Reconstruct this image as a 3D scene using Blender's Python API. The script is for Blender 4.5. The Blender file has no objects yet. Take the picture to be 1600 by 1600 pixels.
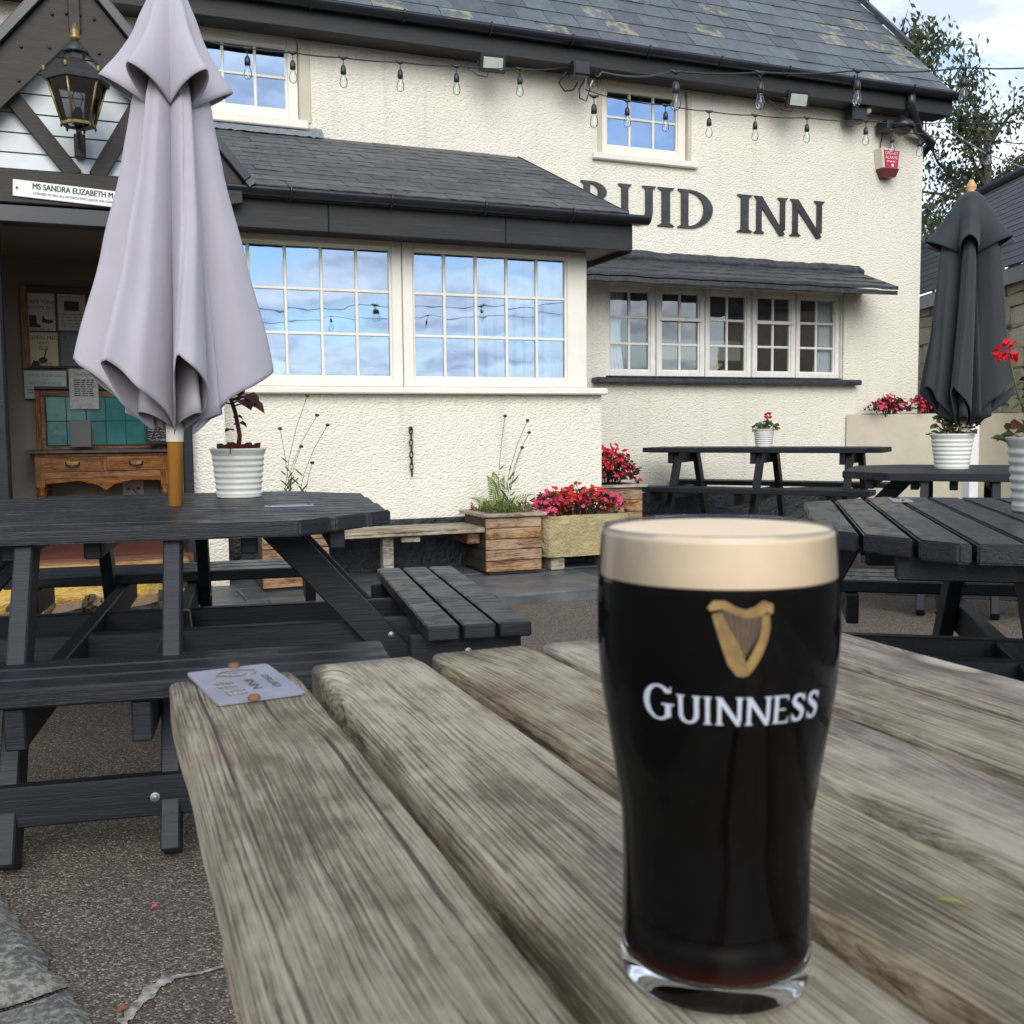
import bpy, bmesh, math, random
from mathutils import Vector, Matrix, noise as mnoise
R = math.radians
rnd = random.Random(11)
sc = bpy.context.scene
col = sc.collection
V = Vector

# ------------------------------------------------------------------ camera
CAM_H, FPX, YAW, PITCH, ROLL = 1.0, 1602.0, 0.380, 0.0808, -0.0095
_F = V((math.sin(YAW)*math.cos(PITCH), math.cos(YAW)*math.cos(PITCH), -math.sin(PITCH)))
_r = V((math.cos(YAW), -math.sin(YAW), 0.0)); _u = _r.cross(_F)
_A = _r*math.cos(ROLL) + _u*math.sin(ROLL); _B = _u*math.cos(ROLL) - _r*math.sin(ROLL)
cam = bpy.data.cameras.new('camera'); camo = bpy.data.objects.new('camera', cam); col.objects.link(camo)
camo.matrix_world = Matrix(((_A.x, _B.x, -_F.x, 0), (_A.y, _B.y, -_F.y, 0), (_A.z, _B.z, -_F.z, CAM_H), (0, 0, 0, 1)))
cam.sensor_width = 36.0; cam.lens = 36.0*FPX/1600.0; cam.clip_start = 0.02; cam.clip_end = 3000
cam.dof.use_dof = True; cam.dof.focus_distance = 5.5; cam.dof.aperture_fstop = 25.0
sc.camera = camo

def P(x, y, X=None, Y=None, Z=None):
    """surveying helper: point of the wall plane Y=.., side plane X=.. or level Z=.. that was sighted at photo position x, y"""
    d = (x-800)*_A - (y-800)*_B + FPX*_F
    t = X/d.x if X is not None else Y/d.y if Y is not None else (Z-CAM_H)/d.z
    return V((0, 0, CAM_H)) + d*t

# ------------------------------------------------------------------ world, sun, exposure
SUN_DIR = V((0.22, 0.80, -0.48)).normalized()          # the way the light travels
w = bpy.data.worlds.new('World'); sc.world = w; w.use_nodes = True
nt = w.node_tree; nt.nodes.clear(); L = nt.links.new
def wn(t, **k):
    n = nt.nodes.new(t)
    for a, b in k.items(): setattr(n, a, b)
    return n
out = wn('ShaderNodeOutputWorld'); bg = wn('ShaderNodeBackground'); bg.inputs[1].default_value = 0.10
sky = wn('ShaderNodeTexSky', sky_type='NISHITA', sun_disc=False)
sky.sun_elevation = math.asin(-SUN_DIR.z); sky.sun_rotation = math.atan2(-SUN_DIR.x, -SUN_DIR.y)
sky.air_density = 1.0; sky.dust_density = 0.1; sky.ozone_density = 1.6
tc = wn('ShaderNodeTexCoord'); sep = wn('ShaderNodeSeparateXYZ'); L(tc.outputs['Generated'], sep.inputs[0])
zc = wn('ShaderNodeMath', operation='MAXIMUM'); L(sep.outputs[2], zc.inputs[0]); zc.inputs[1].default_value = 0.0
za = wn('ShaderNodeMath', operation='ADD'); L(zc.outputs[0], za.inputs[0]); za.inputs[1].default_value = 0.16
dx = wn('ShaderNodeMath', operation='DIVIDE'); L(sep.outputs[0], dx.inputs[0]); L(za.outputs[0], dx.inputs[1])
dy = wn('ShaderNodeMath', operation='DIVIDE'); L(sep.outputs[1], dy.inputs[0]); L(za.outputs[0], dy.inputs[1])
cb = wn('ShaderNodeCombineXYZ'); L(dx.outputs[0], cb.inputs[0]); L(dy.outputs[0], cb.inputs[1]); cb.inputs[2].default_value = 12.4
cn = wn('ShaderNodeTexNoise'); cn.inputs['Scale'].default_value = 1.9; cn.inputs['Detail'].default_value = 9; cn.inputs['Roughness'].default_value = 0.56; cn.inputs['Distortion'].default_value = 0.5
L(cb.outputs[0], cn.inputs['Vector'])
cr = wn('ShaderNodeValToRGB'); L(cn.outputs[0], cr.inputs[0])
cr.color_ramp.elements[0].position = 0.40; cr.color_ramp.elements[0].color = (0, 0, 0, 1)
cr.color_ramp.elements[1].position = 0.56; cr.color_ramp.elements[1].color = (1, 1, 1, 1)
cn2 = wn('ShaderNodeTexNoise'); cn2.inputs['Scale'].default_value = 4.0; cn2.inputs['Detail'].default_value = 6
L(cb.outputs[0], cn2.inputs['Vector'])
cc = wn('ShaderNodeValToRGB'); L(cn2.outputs[0], cc.inputs[0])
cc.color_ramp.elements[0].position = 0.32; cc.color_ramp.elements[0].color = (3.7, 4.2, 5.2, 1)
cc.color_ramp.elements[1].position = 0.66; cc.color_ramp.elements[1].color = (8.3, 8.5, 8.8, 1)
mx = wn('ShaderNodeMix', data_type='RGBA'); L(cr.outputs[0], mx.inputs[0]); L(sky.outputs[0], mx.inputs[6]); L(cc.outputs[0], mx.inputs[7])
L(mx.outputs[2], bg.inputs[0]); L(bg.outputs[0], out.inputs[0])
sl = bpy.data.lights.new('sun', 'SUN'); sl.energy = 1.30; sl.angle = R(42); sl.color = (1.0, 0.95, 0.87)
so = bpy.data.objects.new('sun', sl); col.objects.link(so); so.location = (-4, -6, 9)
so.rotation_euler = SUN_DIR.to_track_quat('-Z', 'Y').to_euler()
sc.view_settings.view_transform = 'Standard'; sc.view_settings.look = 'None'; sc.view_settings.gamma = 1.0
sc.view_settings.use_curve_mapping = False; sc.view_settings.exposure = 1.06
sc.render.engine = 'CYCLES'; sc.cycles.use_denoising = True; sc.cycles.use_adaptive_sampling = True; sc.cycles.adaptive_threshold = 0.02
sc.cycles.max_bounces = 8; sc.cycles.transparent_max_bounces = 16; sc.cycles.caustics_reflective = False; sc.cycles.caustics_refractive = True; sc.cycles.blur_glossy = 1.0

# ------------------------------------------------------------------ mesh helpers
WM = {}
class MB:
    def __init__(s): s.v = []; s.f = []; s.s = []
    def add(s, vs, fs, smooth=False, M=None):
        o = len(s.v); s.v += [(M @ V(q)) if M is not None else V(q) for q in vs]
        s.f += [tuple(i+o for i in f) for f in fs]; s.s += [smooth]*len(fs); return s
    def box(s, x0, x1, y0, y1, z0, z1, c=0.0, M=None):
        cx, cy, cz = (x0+x1)/2, (y0+y1)/2, (z0+z1)/2; hx, hy, hz = abs(x1-x0)/2, abs(y1-y0)/2, abs(z1-z0)/2
        c = min(c, hx*.45, hy*.45, hz*.45)
        if c <= 0:
            vs = [(cx+a*hx, cy+b*hy, cz+d*hz) for a in (-1, 1) for b in (-1, 1) for d in (-1, 1)]
            return s.add(vs, [(0, 1, 3, 2), (4, 6, 7, 5), (0, 4, 5, 1), (2, 3, 7, 6), (0, 2, 6, 4), (1, 5, 7, 3)], M=M)
        vs = []; ix = {}
        for a in (-1, 1):
            for b in (-1, 1):
                for d in (-1, 1):
                    ix[a, b, d] = len(vs)
                    vs += [(cx+a*hx, cy+b*(hy-c), cz+d*(hz-c)), (cx+a*(hx-c), cy+b*hy, cz+d*(hz-c)), (cx+a*(hx-c), cy+b*(hy-c), cz+d*hz)]
        fs = []
        for k in (-1, 1):
            fs.append([ix[k, b, d] for b, d in ((-1, -1), (1, -1), (1, 1), (-1, 1))][::k])
            fs.append([ix[a, k, d]+1 for a, d in ((-1, -1), (-1, 1), (1, 1), (1, -1))][::k])
            fs.append([ix[a, b, k]+2 for a, b in ((-1, -1), (1, -1), (1, 1), (-1, 1))][::k])
        for b in (-1, 1):
            for d in (-1, 1):
                q = [ix[-1, b, d]+1, ix[1, b, d]+1, ix[1, b, d]+2, ix[-1, b, d]+2]; fs.append(q if b*d < 0 else q[::-1]) if False else fs.append(q[::-1] if b*d > 0 else q)
        for a in (-1, 1):
            for d in (-1, 1):
                q = [ix[a, -1, d], ix[a, 1, d], ix[a, 1, d]+2, ix[a, -1, d]+2]; fs.append(q if a*d > 0 else q[::-1])
        for a in (-1, 1):
            for b in (-1, 1):
                q = [ix[a, b, -1], ix[a, b, 1], ix[a, b, 1]+1, ix[a, b, -1]+1]; fs.append(q[::-1] if a*b > 0 else q)
        for k, i in ix.items():
            q = [i, i+1, i+2]; fs.append(q if k[0]*k[1]*k[2] > 0 else q[::-1])
        return s.add(vs, fs, M=M)
    def beam(s, p0, p1, w, h, c=0.0, up=(0, 0, 1)):
        p0, p1 = V(p0), V(p1); x = (p1-p0); l = x.length; x.normalize(); up = V(up)
        if abs(x.dot(up)) > .98: up = V((0, 1, 0))
        y = up.cross(x).normalized(); z = x.cross(y)
        M = Matrix(((x.x, y.x, z.x, p0.x), (x.y, y.y, z.y, p0.y), (x.z, y.z, z.z, p0.z), (0, 0, 0, 1)))
        return s.box(0, l, -w/2, w/2, -h/2, h/2, c, M)
    def prism(s, poly, fn, a, b):
        """poly: 2d points; fn(p, q, depth) -> 3d"""
        n = len(poly); vs = [fn(p, q, a) for p, q in poly] + [fn(p, q, b) for p, q in poly]
        fs = [tuple(range(n))[::-1], tuple(range(n, 2*n))] + [(i, (i+1) % n, n+(i+1) % n, n+i) for i in range(n)]
        return s.add(vs, fs)
    def tube(s, path, r, n=8, caps=True, smooth=True):
        path = [V(p) for p in path]; m = len(path); rr = r if isinstance(r, (list, tuple)) else [r]*m
        t = [(path[min(i+1, m-1)]-path[max(i-1, 0)]).normalized() for i in range(m)]
        a = t[0].orthogonal().normalized(); vs = []
        for i in range(m):
            a = (a - t[i]*a.dot(t[i]))
            a = a.normalized() if a.length > 1e-6 else t[i].orthogonal().normalized()
            b = t[i].cross(a)
            vs += [path[i] + (a*math.cos(2*math.pi*k/n) + b*math.sin(2*math.pi*k/n))*rr[i] for k in range(n)]
        fs = [(i*n+k, i*n+(k+1) % n, (i+1)*n+(k+1) % n, (i+1)*n+k) for i in range(m-1) for k in range(n)]
        if caps: fs += [tuple(range(n))[::-1], tuple(range((m-1)*n, m*n))]
        return s.add(vs, fs, smooth)
    def lathe(s, prof, n=24, c=(0, 0), smooth=True, a0=0.0):
        vs = []; fs = []; ring = []
        for r, z in prof:
            if r < 1e-6: ring.append((len(vs), 1)); vs.append((c[0], c[1], z))
            else:
                ring.append((len(vs), n)); vs += [(c[0]+r*math.cos(a0+2*math.pi*k/n), c[1]+r*math.sin(a0+2*math.pi*k/n), z) for k in range(n)]
        for (i, a), (j, b) in zip(ring, ring[1:]):
            for k in range(n):
                k2 = (k+1) % n
                if a == 1 and b == 1: continue
                if a == 1: fs.append((i, j+k2, j+k))
                elif b == 1: fs.append((i+k, i+k2, j))
                else: fs.append((i+k, i+k2, j+k2, j+k))
        return s.add(vs, fs, smooth)
    def grid(s, fn, nu, nv, smooth=True, wrap=False):
        vs = [fn(i/(nu if wrap else nu-1), j/(nv-1)) for j in range(nv) for i in range(nu)]
        fs = []
        for j in range(nv-1):
            for i in range(nu if wrap else nu-1):
                i2 = (i+1) % nu; fs.append((j*nu+i, j*nu+i2, (j+1)*nu+i2, (j+1)*nu+i))
        return s.add(vs, fs, smooth)
    def mesh(s, name, recalc=True, M=None):
        me = bpy.data.meshes.new(name)
        me.from_pydata([(M @ q) if M is not None else q for q in s.v], [], s.f)
        me.polygons.foreach_set('use_smooth', s.s)
        if recalc:
            bm = bmesh.new(); bm.from_mesh(me); bmesh.ops.recalc_face_normals(bm, faces=bm.faces); bm.to_mesh(me); bm.free()
        me.update(); return me
    def build(s, name, mat, parent=None, world=False, recalc=True):
        M = None
        if world and parent is not None: M = WM[parent.name].inverted()
        me = s.mesh(name, recalc, M); return link(name, me, mat, parent)

def link(name, me, mat, parent=None, loc=None, rot=None):
    if mat is not None and not me.materials: me.materials.append(mat)
    o = bpy.data.objects.new(name, me); col.objects.link(o)
    if loc is not None: o.location = loc
    if rot is not None: o.rotation_euler = rot
    if parent is not None: o.parent = parent; WM[o.name] = WM[parent.name] @ Matrix.LocRotScale(o.location, o.rotation_euler, None)
    else: WM[o.name] = Matrix.LocRotScale(o.location, o.rotation_euler, None)
    return o
def thing(name, label, cat, loc=(0, 0, 0), rz=0.0, group=None):
    o = bpy.data.objects.new(name, None); col.objects.link(o); o.location = loc; o.rotation_euler = (0, 0, rz)
    o.empty_display_size = .1
    o['label'] = label; o['category'] = cat
    if group: o['group'] = group
    WM[o.name] = Matrix.LocRotScale(V(loc), o.rotation_euler, None); return o
def tag(o, label, cat, group=None):
    o['label'] = label; o['category'] = cat
    if group: o['group'] = group
    return o
def struct(o): o['kind'] = 'structure'; return o

# ------------------------------------------------------------------ material helpers
class NT:
    def __init__(s, name):
        s.m = bpy.data.materials.new(name); s.m.use_nodes = True; s.t = s.m.node_tree
        s.b = s.t.nodes['Principled BSDF']; s.o = s.t.nodes['Material Output']
    def n(s, t, **k):
        q = s.t.nodes.new('ShaderNode'+t)
        for a, b in k.items():
            if hasattr(q, a) and not a[0].isupper(): setattr(q, a, b)
            else: s.put(q, a, b)
        return q
    def put(s, q, a, b):
        a = a.replace('_', ' ') if isinstance(a, str) else a
        i = q.inputs[a]
        if hasattr(b, 'is_output') or isinstance(b, bpy.types.NodeSocket): s.t.links.new(b, i)
        else: i.default_value = b
    def noise(s, vec=None, scale=5, detail=5, rough=.55, dist=0.0, out=0):
        q = s.n('TexNoise', Scale=scale, Detail=detail, Roughness=rough, Distortion=dist)
        if vec is not None: s.t.links.new(vec, q.inputs['Vector'])
        return q.outputs[out]
    def ramp(s, fac, stops):
        q = s.n('ValToRGB'); s.t.links.new(fac, q.inputs[0]); e = q.color_ramp.elements
        while len(e) < len(stops): e.new(.5)
        for i, (p, c) in enumerate(stops):
            e[i].position = p; c = (c, c, c) if not isinstance(c, (tuple, list)) else c; e[i].color = (*c[:3], 1)
        return q.outputs[0]
    def mix(s, f, a, b, mode='MIX'):
        q = s.n('Mix', data_type='RGBA', blend_type=mode)
        for i, x in ((0, f), (6, a), (7, b)):
            if isinstance(x, bpy.types.NodeSocket): s.t.links.new(x, q.inputs[i])
            else: q.inputs[i].default_value = x if i == 0 else (*x[:3], 1)
        return q.outputs[2]
    def math(s, op, a, b=None, c=None):
        q = s.n('Math', operation=op)
        for i, x in enumerate((a, b, c)):
            if x is None: continue
            if isinstance(x, bpy.types.NodeSocket): s.t.links.new(x, q.inputs[i])
            else: q.inputs[i].default_value = x
        return q.outputs[0]
    def coord(s, scale=(1, 1, 1), which='Object', rot=(0, 0, 0), rand=0.0):
        tcn = s.n('TexCoord'); v = tcn.outputs[which]
        if rand:
            oi = s.n('ObjectInfo'); q = s.n('VectorMath', operation='SCALE'); cb_ = s.n('CombineXYZ')
            for i, k in enumerate((1.0, 3.7, 7.3)): s.t.links.new(s.math('MULTIPLY', oi.outputs['Random'], k*rand), cb_.inputs[i])
            ad = s.n('VectorMath', operation='ADD'); s.t.links.new(v, ad.inputs[0]); s.t.links.new(cb_.outputs[0], ad.inputs[1]); v = ad.outputs[0]
        mp = s.n('Mapping'); s.t.links.new(v, mp.inputs[0]); mp.inputs['Scale'].default_value = scale; mp.inputs['Rotation'].default_value = rot
        return mp.outputs[0]
    def bump(s, h, strength=.5, dist=.01, nrm=None):
        q = s.n('Bump', Strength=strength, Distance=dist); s.t.links.new(h, q.inputs['Height'])
        if nrm is not None: s.t.links.new(nrm, q.inputs['Normal'])
        s.t.links.new(q.outputs[0], s.b.inputs['Normal']); return q.outputs[0]
    def set(s, **k):
        for a, b in k.items(): s.put(s.b, a, b)
        return s
def bc(s, x): s.put(s.b, 'Base Color', x if isinstance(x, bpy.types.NodeSocket) else (*x[:3], 1))

def pm(name, c1, c2=None, scale=6, rough=.6, bump=0.0, bscale=40, bdist=.004, metal=0.0, spec=.5, stretch=(1, 1, 1), rand=0.0, rough2=None, lo=.35, hi=.65):
    s = NT(name); s.set(Roughness=rough, Metallic=metal); s.b.inputs['Specular IOR Level'].default_value = spec
    co = s.coord(stretch, rand=3.0)
    if c2 is None: c2 = tuple(x*.8 for x in c1)
    nz = s.noise(co, scale, 6, .6); c = s.ramp(nz, [(lo, c1), (hi, c2)])
    if rand:
        oi = s.n('ObjectInfo'); hs = s.n('HueSaturation'); s.t.links.new(c, hs.inputs['Color'])
        s.t.links.new(s.math('MULTIPLY_ADD', oi.outputs['Random'], 2*rand, 1-rand), hs.inputs['Value']); c = hs.outputs[0]
    bc(s, c)
    if rough2 is not None: s.put(s.b, 'Roughness', s.math('MULTIPLY_ADD', nz, rough2-rough, rough))
    if bump: s.bump(s.noise(co, bscale, 4), bump, bdist)
    return s.m

# --- particular surfaces
def m_roughcast(name, c1, c2):
    s = NT(name); s.set(Roughness=.85); co = s.coord()
    wv = s.n('TexNoise', Scale=4.0, Detail=3.0); s.t.links.new(co, wv.inputs['Vector'])
    dirt = s.noise(s.coord((1, 1, .35)), 1.3, 6, .65)
    c = s.ramp(dirt, [(.3, c1), (.72, c2)])
    st = s.noise(s.coord((9, 9, .5)), 1.0, 5, .6); c = s.mix(s.ramp(st, [(.55, 0.0), (.8, .5)]), c, tuple(x*.70 for x in c2)); c = s.mix(s.ramp(s.noise(s.coord((1, 1, .8)), 5.5, 7, .75), [(.60, 0.0), (.78, .28)]), c, (.58, .51, .40))
    bc(s, c)
    a = s.noise(s.coord((1, 1, 1.35)), 44, 3, .55, .6)
    v = s.n('TexVoronoi', feature='SMOOTH_F1', Scale=50.0); v.inputs['Smoothness'].default_value = .5; s.t.links.new(s.coord((1, 1, 1.5)), v.inputs['Vector'])
    fine = s.noise(co, 150, 3)
    h = s.math('ADD', s.math('MULTIPLY', a, 1.0), s.math('MULTIPLY', v.outputs[0], -.75)); h = s.math('ADD', h, s.math('MULTIPLY', fine, .12))
    s.bump(h, .62, .016); return s.m

def m_wood(name, ca, cb_, cdark, ring=95, grain=1.0, rough=.62, tint=None, rand=5.0, knots=True, along='Y', bumpd=.004, rw=.20):
    """weathered timber: fine long fibres, streaks, checks, growth rings bent round knots"""
    s = NT(name); s.set(Roughness=rough); s.b.inputs['Specular IOR Level'].default_value = .3
    rot = {'Y': (0, 0, 0), 'X': (0, 0, R(90)), 'Z': (R(90), 0, 0)}[along]
    co = s.coord((1, 1, 1), rot=rot, rand=rand)
    def st(v, sc_): q = s.n('Mapping'); s.t.links.new(v, q.inputs[0]); q.inputs['Scale'].default_value = sc_; return q.outputs[0]
    # sideways wander of the grain, stronger next to a knot
    wob = s.noise(st(co, (4, 2.2, 4)), 1.0, 3, .5); kb = None
    off = s.math('MULTIPLY', s.math('SUBTRACT', wob, .5), .016)
    if knots:
        vo = s.n('TexVoronoi', feature='F1', Scale=1.0); s.t.links.new(st(co, (8.0, 3.1, 2.0)), vo.inputs['Vector'])
        kd = s.math('MULTIPLY', vo.outputs['Distance'], vo.outputs['Distance'])
        ks = s.n('SeparateColor'); s.t.links.new(vo.outputs['Color'], ks.inputs[0]); pick = s.math('GREATER_THAN', ks.outputs[0], .45)
        kb = s.math('MULTIPLY', pick, s.math('POWER', 2.718, s.math('MULTIPLY', kd, -20.0))); off = s.math('ADD', off, s.math('MULTIPLY', kb, .040))
        core = s.math('MULTIPLY', pick, s.ramp(vo.outputs['Distance'], [(.05, 1.0), (.13, 0.0)]))
    sx = s.n('SeparateXYZ'); s.t.links.new(co, sx.inputs[0]); cx_ = s.n('CombineXYZ')
    xw = s.math('ADD', sx.outputs[0], off); s.t.links.new(xw, cx_.inputs[0]); s.t.links.new(sx.outputs[1], cx_.inputs[1]); s.t.links.new(sx.outputs[2], cx_.inputs[2]); cw = cx_.outputs[0]
    f = s.math('ADD', s.math('MULTIPLY', xw, ring), s.math('MULTIPLY', sx.outputs[2], ring*.6))
    rg = s.math('FRACT', s.math('ADD', f, s.math('MULTIPLY', s.noise(st(cw, (52, 1.5, 52)), 1.0, 5, .6), 5.0)))
    rg = s.ramp(rg, [(.0, .3), (.25, .75), (.65, .75), (.97, .0)]); rm = s.ramp(s.noise(st(co, (14, 2.4, 14)), 1.0, 4, .6), [(.38, .15), (.66, 1.0)]); rg = s.math('MULTIPLY_ADD', s.math('SUBTRACT', rg, .62), rm, .62)
    fib = s.noise(st(cw, (330*grain, 7, 110)), 1.0, 6, .75); fib2 = s.noise(st(cw, (700*grain, 16, 220)), 1.0, 4, .7)
    big = s.noise(st(co, (11, 3.0, 9)), 1.0, 6, .65); mot = s.noise(st(co, (40, 22, 40)), 1.0, 4, .7)
    k = s.math('ADD', s.math('MULTIPLY', rg, rw), s.math('MULTIPLY', fib, .36)); k = s.math('ADD', k, s.math('MULTIPLY', big, .50)); k = s.math('ADD', k, s.math('MULTIPLY', fib2, .42)); k = s.math('ADD', k, s.math('MULTIPLY', mot, .30))
    c = s.ramp(k, [(.69+rw*.62, cdark), (.77+rw*.62, cb_), (.94+rw*.62, ca)]); oi = s.n('ObjectInfo'); hs = s.n('HueSaturation'); s.t.links.new(c, hs.inputs['Color']); r3 = s.math('FRACT', s.math('MULTIPLY', oi.outputs['Random'], 5.7)); s.t.links.new(s.math('MULTIPLY_ADD', r3, .35, .88), hs.inputs['Saturation']); s.t.links.new(s.math('MULTIPLY_ADD', oi.outputs['Random'], .16, .93), hs.inputs['Value']); c = hs.outputs[0]
    if tint: c = s.mix(s.ramp(s.noise(st(co, (10, 1.7, 12)), 1.0, 4, .6), [(.52, 0.0), (.70, .6)]), c, tint)
    sk = s.ramp(s.noise(st(cw, (130, 3.0, 40)), 1.0, 5, .7), [(.56, 0.0), (.68, .45)]); c = s.mix(sk, c, cdark)
    stn = s.ramp(s.noise(st(co, (26, 9, 26)), 1.0, 6, .7), [(.60, 0.0), (.76, .42)]); c = s.mix(stn, c, tuple(x*.9 for x in cdark))
    chk = s.noise(st(cw, (120, 1.3, 50)), 1.0, 4, .6); ck = s.ramp(chk, [(.655, 0.0), (.672, 1.0)])
    c = s.mix(s.math('MULTIPLY', ck, .85), c, tuple(x*.25 for x in cdark))
    if knots:
        kr = s.math('MULTIPLY', pick, s.ramp(vo.outputs['Distance'], [(.10, 0.0), (.135, .75), (.21, 0.0)])); c = s.mix(kr, c, cdark)
    if knots: c = s.mix(s.math('MULTIPLY', core, .75), c, tuple(min(1, x*1.15) for x in ca))
    bc(s, c)
    h = s.math('ADD', s.math('MULTIPLY', fib2, .5), s.math('MULTIPLY', rg, .3)); h = s.math('ADD', h, s.math('MULTIPLY', fib, .8)); h = s.math('SUBTRACT', h, s.math('MULTIPLY', ck, 1.4))
    s.bump(h, .9, bumpd); return s.m

def m_paintwood(name, c1, c2, rough=.42, along='X', wet=.0):
    s = NT(name); s.b.inputs['Specular IOR Level'].default_value = .32
    rot = {'Y': (0, 0, 0), 'X': (0, 0, R(90)), 'Z': (R(90), 0, 0)}[along]
    co = s.coord(rot=rot, rand=4.0)
    def st(sc_): q = s.n('Mapping'); s.t.links.new(co, q.inputs[0]); q.inputs['Scale'].default_value = sc_; return q.outputs[0]
    fib = s.noise(st((130, 5, 130)), 1.0, 4, .65); big = s.noise(st((6, 2.5, 6)), 1.0, 5, .6); fine = s.noise(st((300, 40, 300)), 1.0, 2)
    k = s.math('ADD', s.math('MULTIPLY', fib, .55), s.math('MULTIPLY', big, .45)); bc(s, s.ramp(k, [(.38, c1), (.66, c2)]))
    c = s.ramp(k, [(.38, c1), (.66, c2)]); sp = s.ramp(s.noise(st((55, 40, 55)), 1.0, 5, .8), [(.66, 0.0), (.74, .5)]); wr = s.ramp(s.noise(st((60, 2.2, 60)), 1.0, 5, .7), [(.60, 0.0), (.72, .45)])
    bc(s, s.mix(sp, s.mix(wr, c, tuple(min(.2, x*2.2+.008) for x in c2)), (.085, .085, .08)))
    wv = s.ramp(s.noise(st((26, 9, 26)), 1.0, 4, .6), [(.48, 1.0), (.56, 0.0)]) if wet else None
    rr = s.math('MULTIPLY_ADD', big, .25, rough-.1)
    if wet: rr = s.math('MULTIPLY_ADD', wv, wet, rr)
    s.put(s.b, 'Roughness', rr)
    s.bump(s.math('ADD', fib, s.math('MULTIPLY', fine, .5)), .55, .0022); return s.m

def m_slate(name, c1, c2, lichen=.0, rough=.5):
    s = NT(name); s.set(Roughness=rough); co = s.coord(rand=9.0)
    oi = s.n('ObjectInfo'); base = s.ramp(s.noise(co, 9, 6, .65), [(.3, c1), (.7, c2)])
    hs = s.n('HueSaturation'); s.t.links.new(base, hs.inputs['Color']); s.t.links.new(s.math('MULTIPLY_ADD', oi.outputs['Random'], .5, .75), hs.inputs['Value'])
    c = hs.outputs[0]
    if lichen:
        r2 = s.math('FRACT', s.math('MULTIPLY', oi.outputs['Random'], 7.31)); pick = s.math('GREATER_THAN', r2, 1-lichen)
        m_ = s.ramp(s.noise(co, 11, 5, .7), [(.47, 0.0), (.58, .85)]); c = s.mix(s.math('MULTIPLY', m_, pick), c, (.30, .27, .17))
        m2 = s.ramp(s.noise(co, 30, 4, .7), [(.62, 0.0), (.70, .6)]); c = s.mix(s.math('MULTIPLY', m2, .6), c, (.34, .35, .31))
    bc(s, c); s.bump(s.noise(co, 24, 5, .7), .5, .006); return s.m

def m_glasspane(name, refl, tint=(.9, .95, .95), gc=(.95, .97, 1), ior=1.5, gr=.015, bs=.05):
    s = NT(name); t = s.t; t.nodes.remove(s.b)
    tr = s.n('BsdfTransparent'); tr.inputs[0].default_value = (*tint, 1); gl = s.n('BsdfGlossy'); gl.inputs['Roughness'].default_value = gr; gl.inputs[0].default_value = (*gc, 1)
    fr = s.n('Fresnel'); fr.inputs[0].default_value = ior
    nz = s.noise(s.coord(rand=2.0), 3.0, 2); bp = s.n('Bump', Strength=bs, Distance=.02); t.links.new(nz, bp.inputs['Height']); t.links.new(bp.outputs[0], gl.inputs['Normal'])
    f = s.math('ADD', fr.outputs[0], refl); mxs = s.n('MixShader'); t.links.new(f, mxs.inputs[0]); t.links.new(tr.outputs[0], mxs.inputs[1]); t.links.new(gl.outputs[0], mxs.inputs[2])
    t.links.new(mxs.outputs[0], s.o.inputs[0]); return s.m

def m_gravel(name):
    s = NT(name); s.set(Roughness=.85); co = s.coord()
    vo = s.n('TexVoronoi', feature='F1', Scale=210.0); s.t.links.new(co, vo.inputs['Vector']); vo2 = s.n('TexVoronoi', feature='F1', Scale=55.0); s.t.links.new(co, vo2.inputs['Vector'])
    sp = s.n('SeparateColor'); s.t.links.new(vo.outputs['Color'], sp.inputs[0])
    c = s.ramp(sp.outputs[0], [(.0, (.056, .043, .030)), (.45, (.135, .105, .074)), (.8, (.205, .163, .119)), (.97, (.44, .38, .29))])
    big = s.noise(co, 1.1, 6, .6); c = s.mix(s.ramp(big, [(.35, 0.0), (.7, .55)]), c, (.08, .062, .044))
    c = s.mix(s.ramp(s.noise(co, 6, 5, .7), [(.6, 0.0), (.75, .35)]), c, (.12, .10, .05))
    bc(s, c)
    h = s.math('ADD', s.math('MULTIPLY', vo.outputs['Distance'], -1.0), s.math('MULTIPLY', vo2.outputs['Distance'], -.8)); s.bump(h, .9, .008); return s.m

def m_fabric(name, c, rough=.75):
    s = NT(name); s.set(Roughness=rough); co = s.coord()
    bc(s, s.ramp(s.noise(co, 5, 5), [(.3, c), (.75, tuple(x*.86 for x in c))]))
    try: s.b.inputs['Sheen Weight'].default_value = .15
    except Exception: pass
    h = s.math('ADD', s.noise(s.coord((1, 1, .22)), 22, 5, .65), s.math('MULTIPLY', s.noise(s.coord((1, 1, .8)), 60, 4, .6), .25)); h = s.math('ADD', h, s.math('MULTIPLY', s.noise(co, 900, 2), .05)); s.bump(h, .24, .010); return s.m

def m_leaf(name, c1, c2, trans=.25):
    s = NT(name); s.set(Roughness=.5); co = s.coord()
    bc(s, s.ramp(s.noise(co, 7, 4, .7), [(.35, c1), (.65, c2)]))
    s.b.inputs['Specular IOR Level'].default_value = .3
    tr = s.n('BsdfTranslucent'); tr.inputs[0].default_value = (*[min(1, x*1.4) for x in c2], 1); mxs = s.n('MixShader'); mxs.inputs[0].default_value = trans
    s.t.links.new(s.b.outputs[0], mxs.inputs[1]); s.t.links.new(tr.outputs[0], mxs.inputs[2]); s.t.links.new(mxs.outputs[0], s.o.inputs[0]); return s.m

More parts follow.
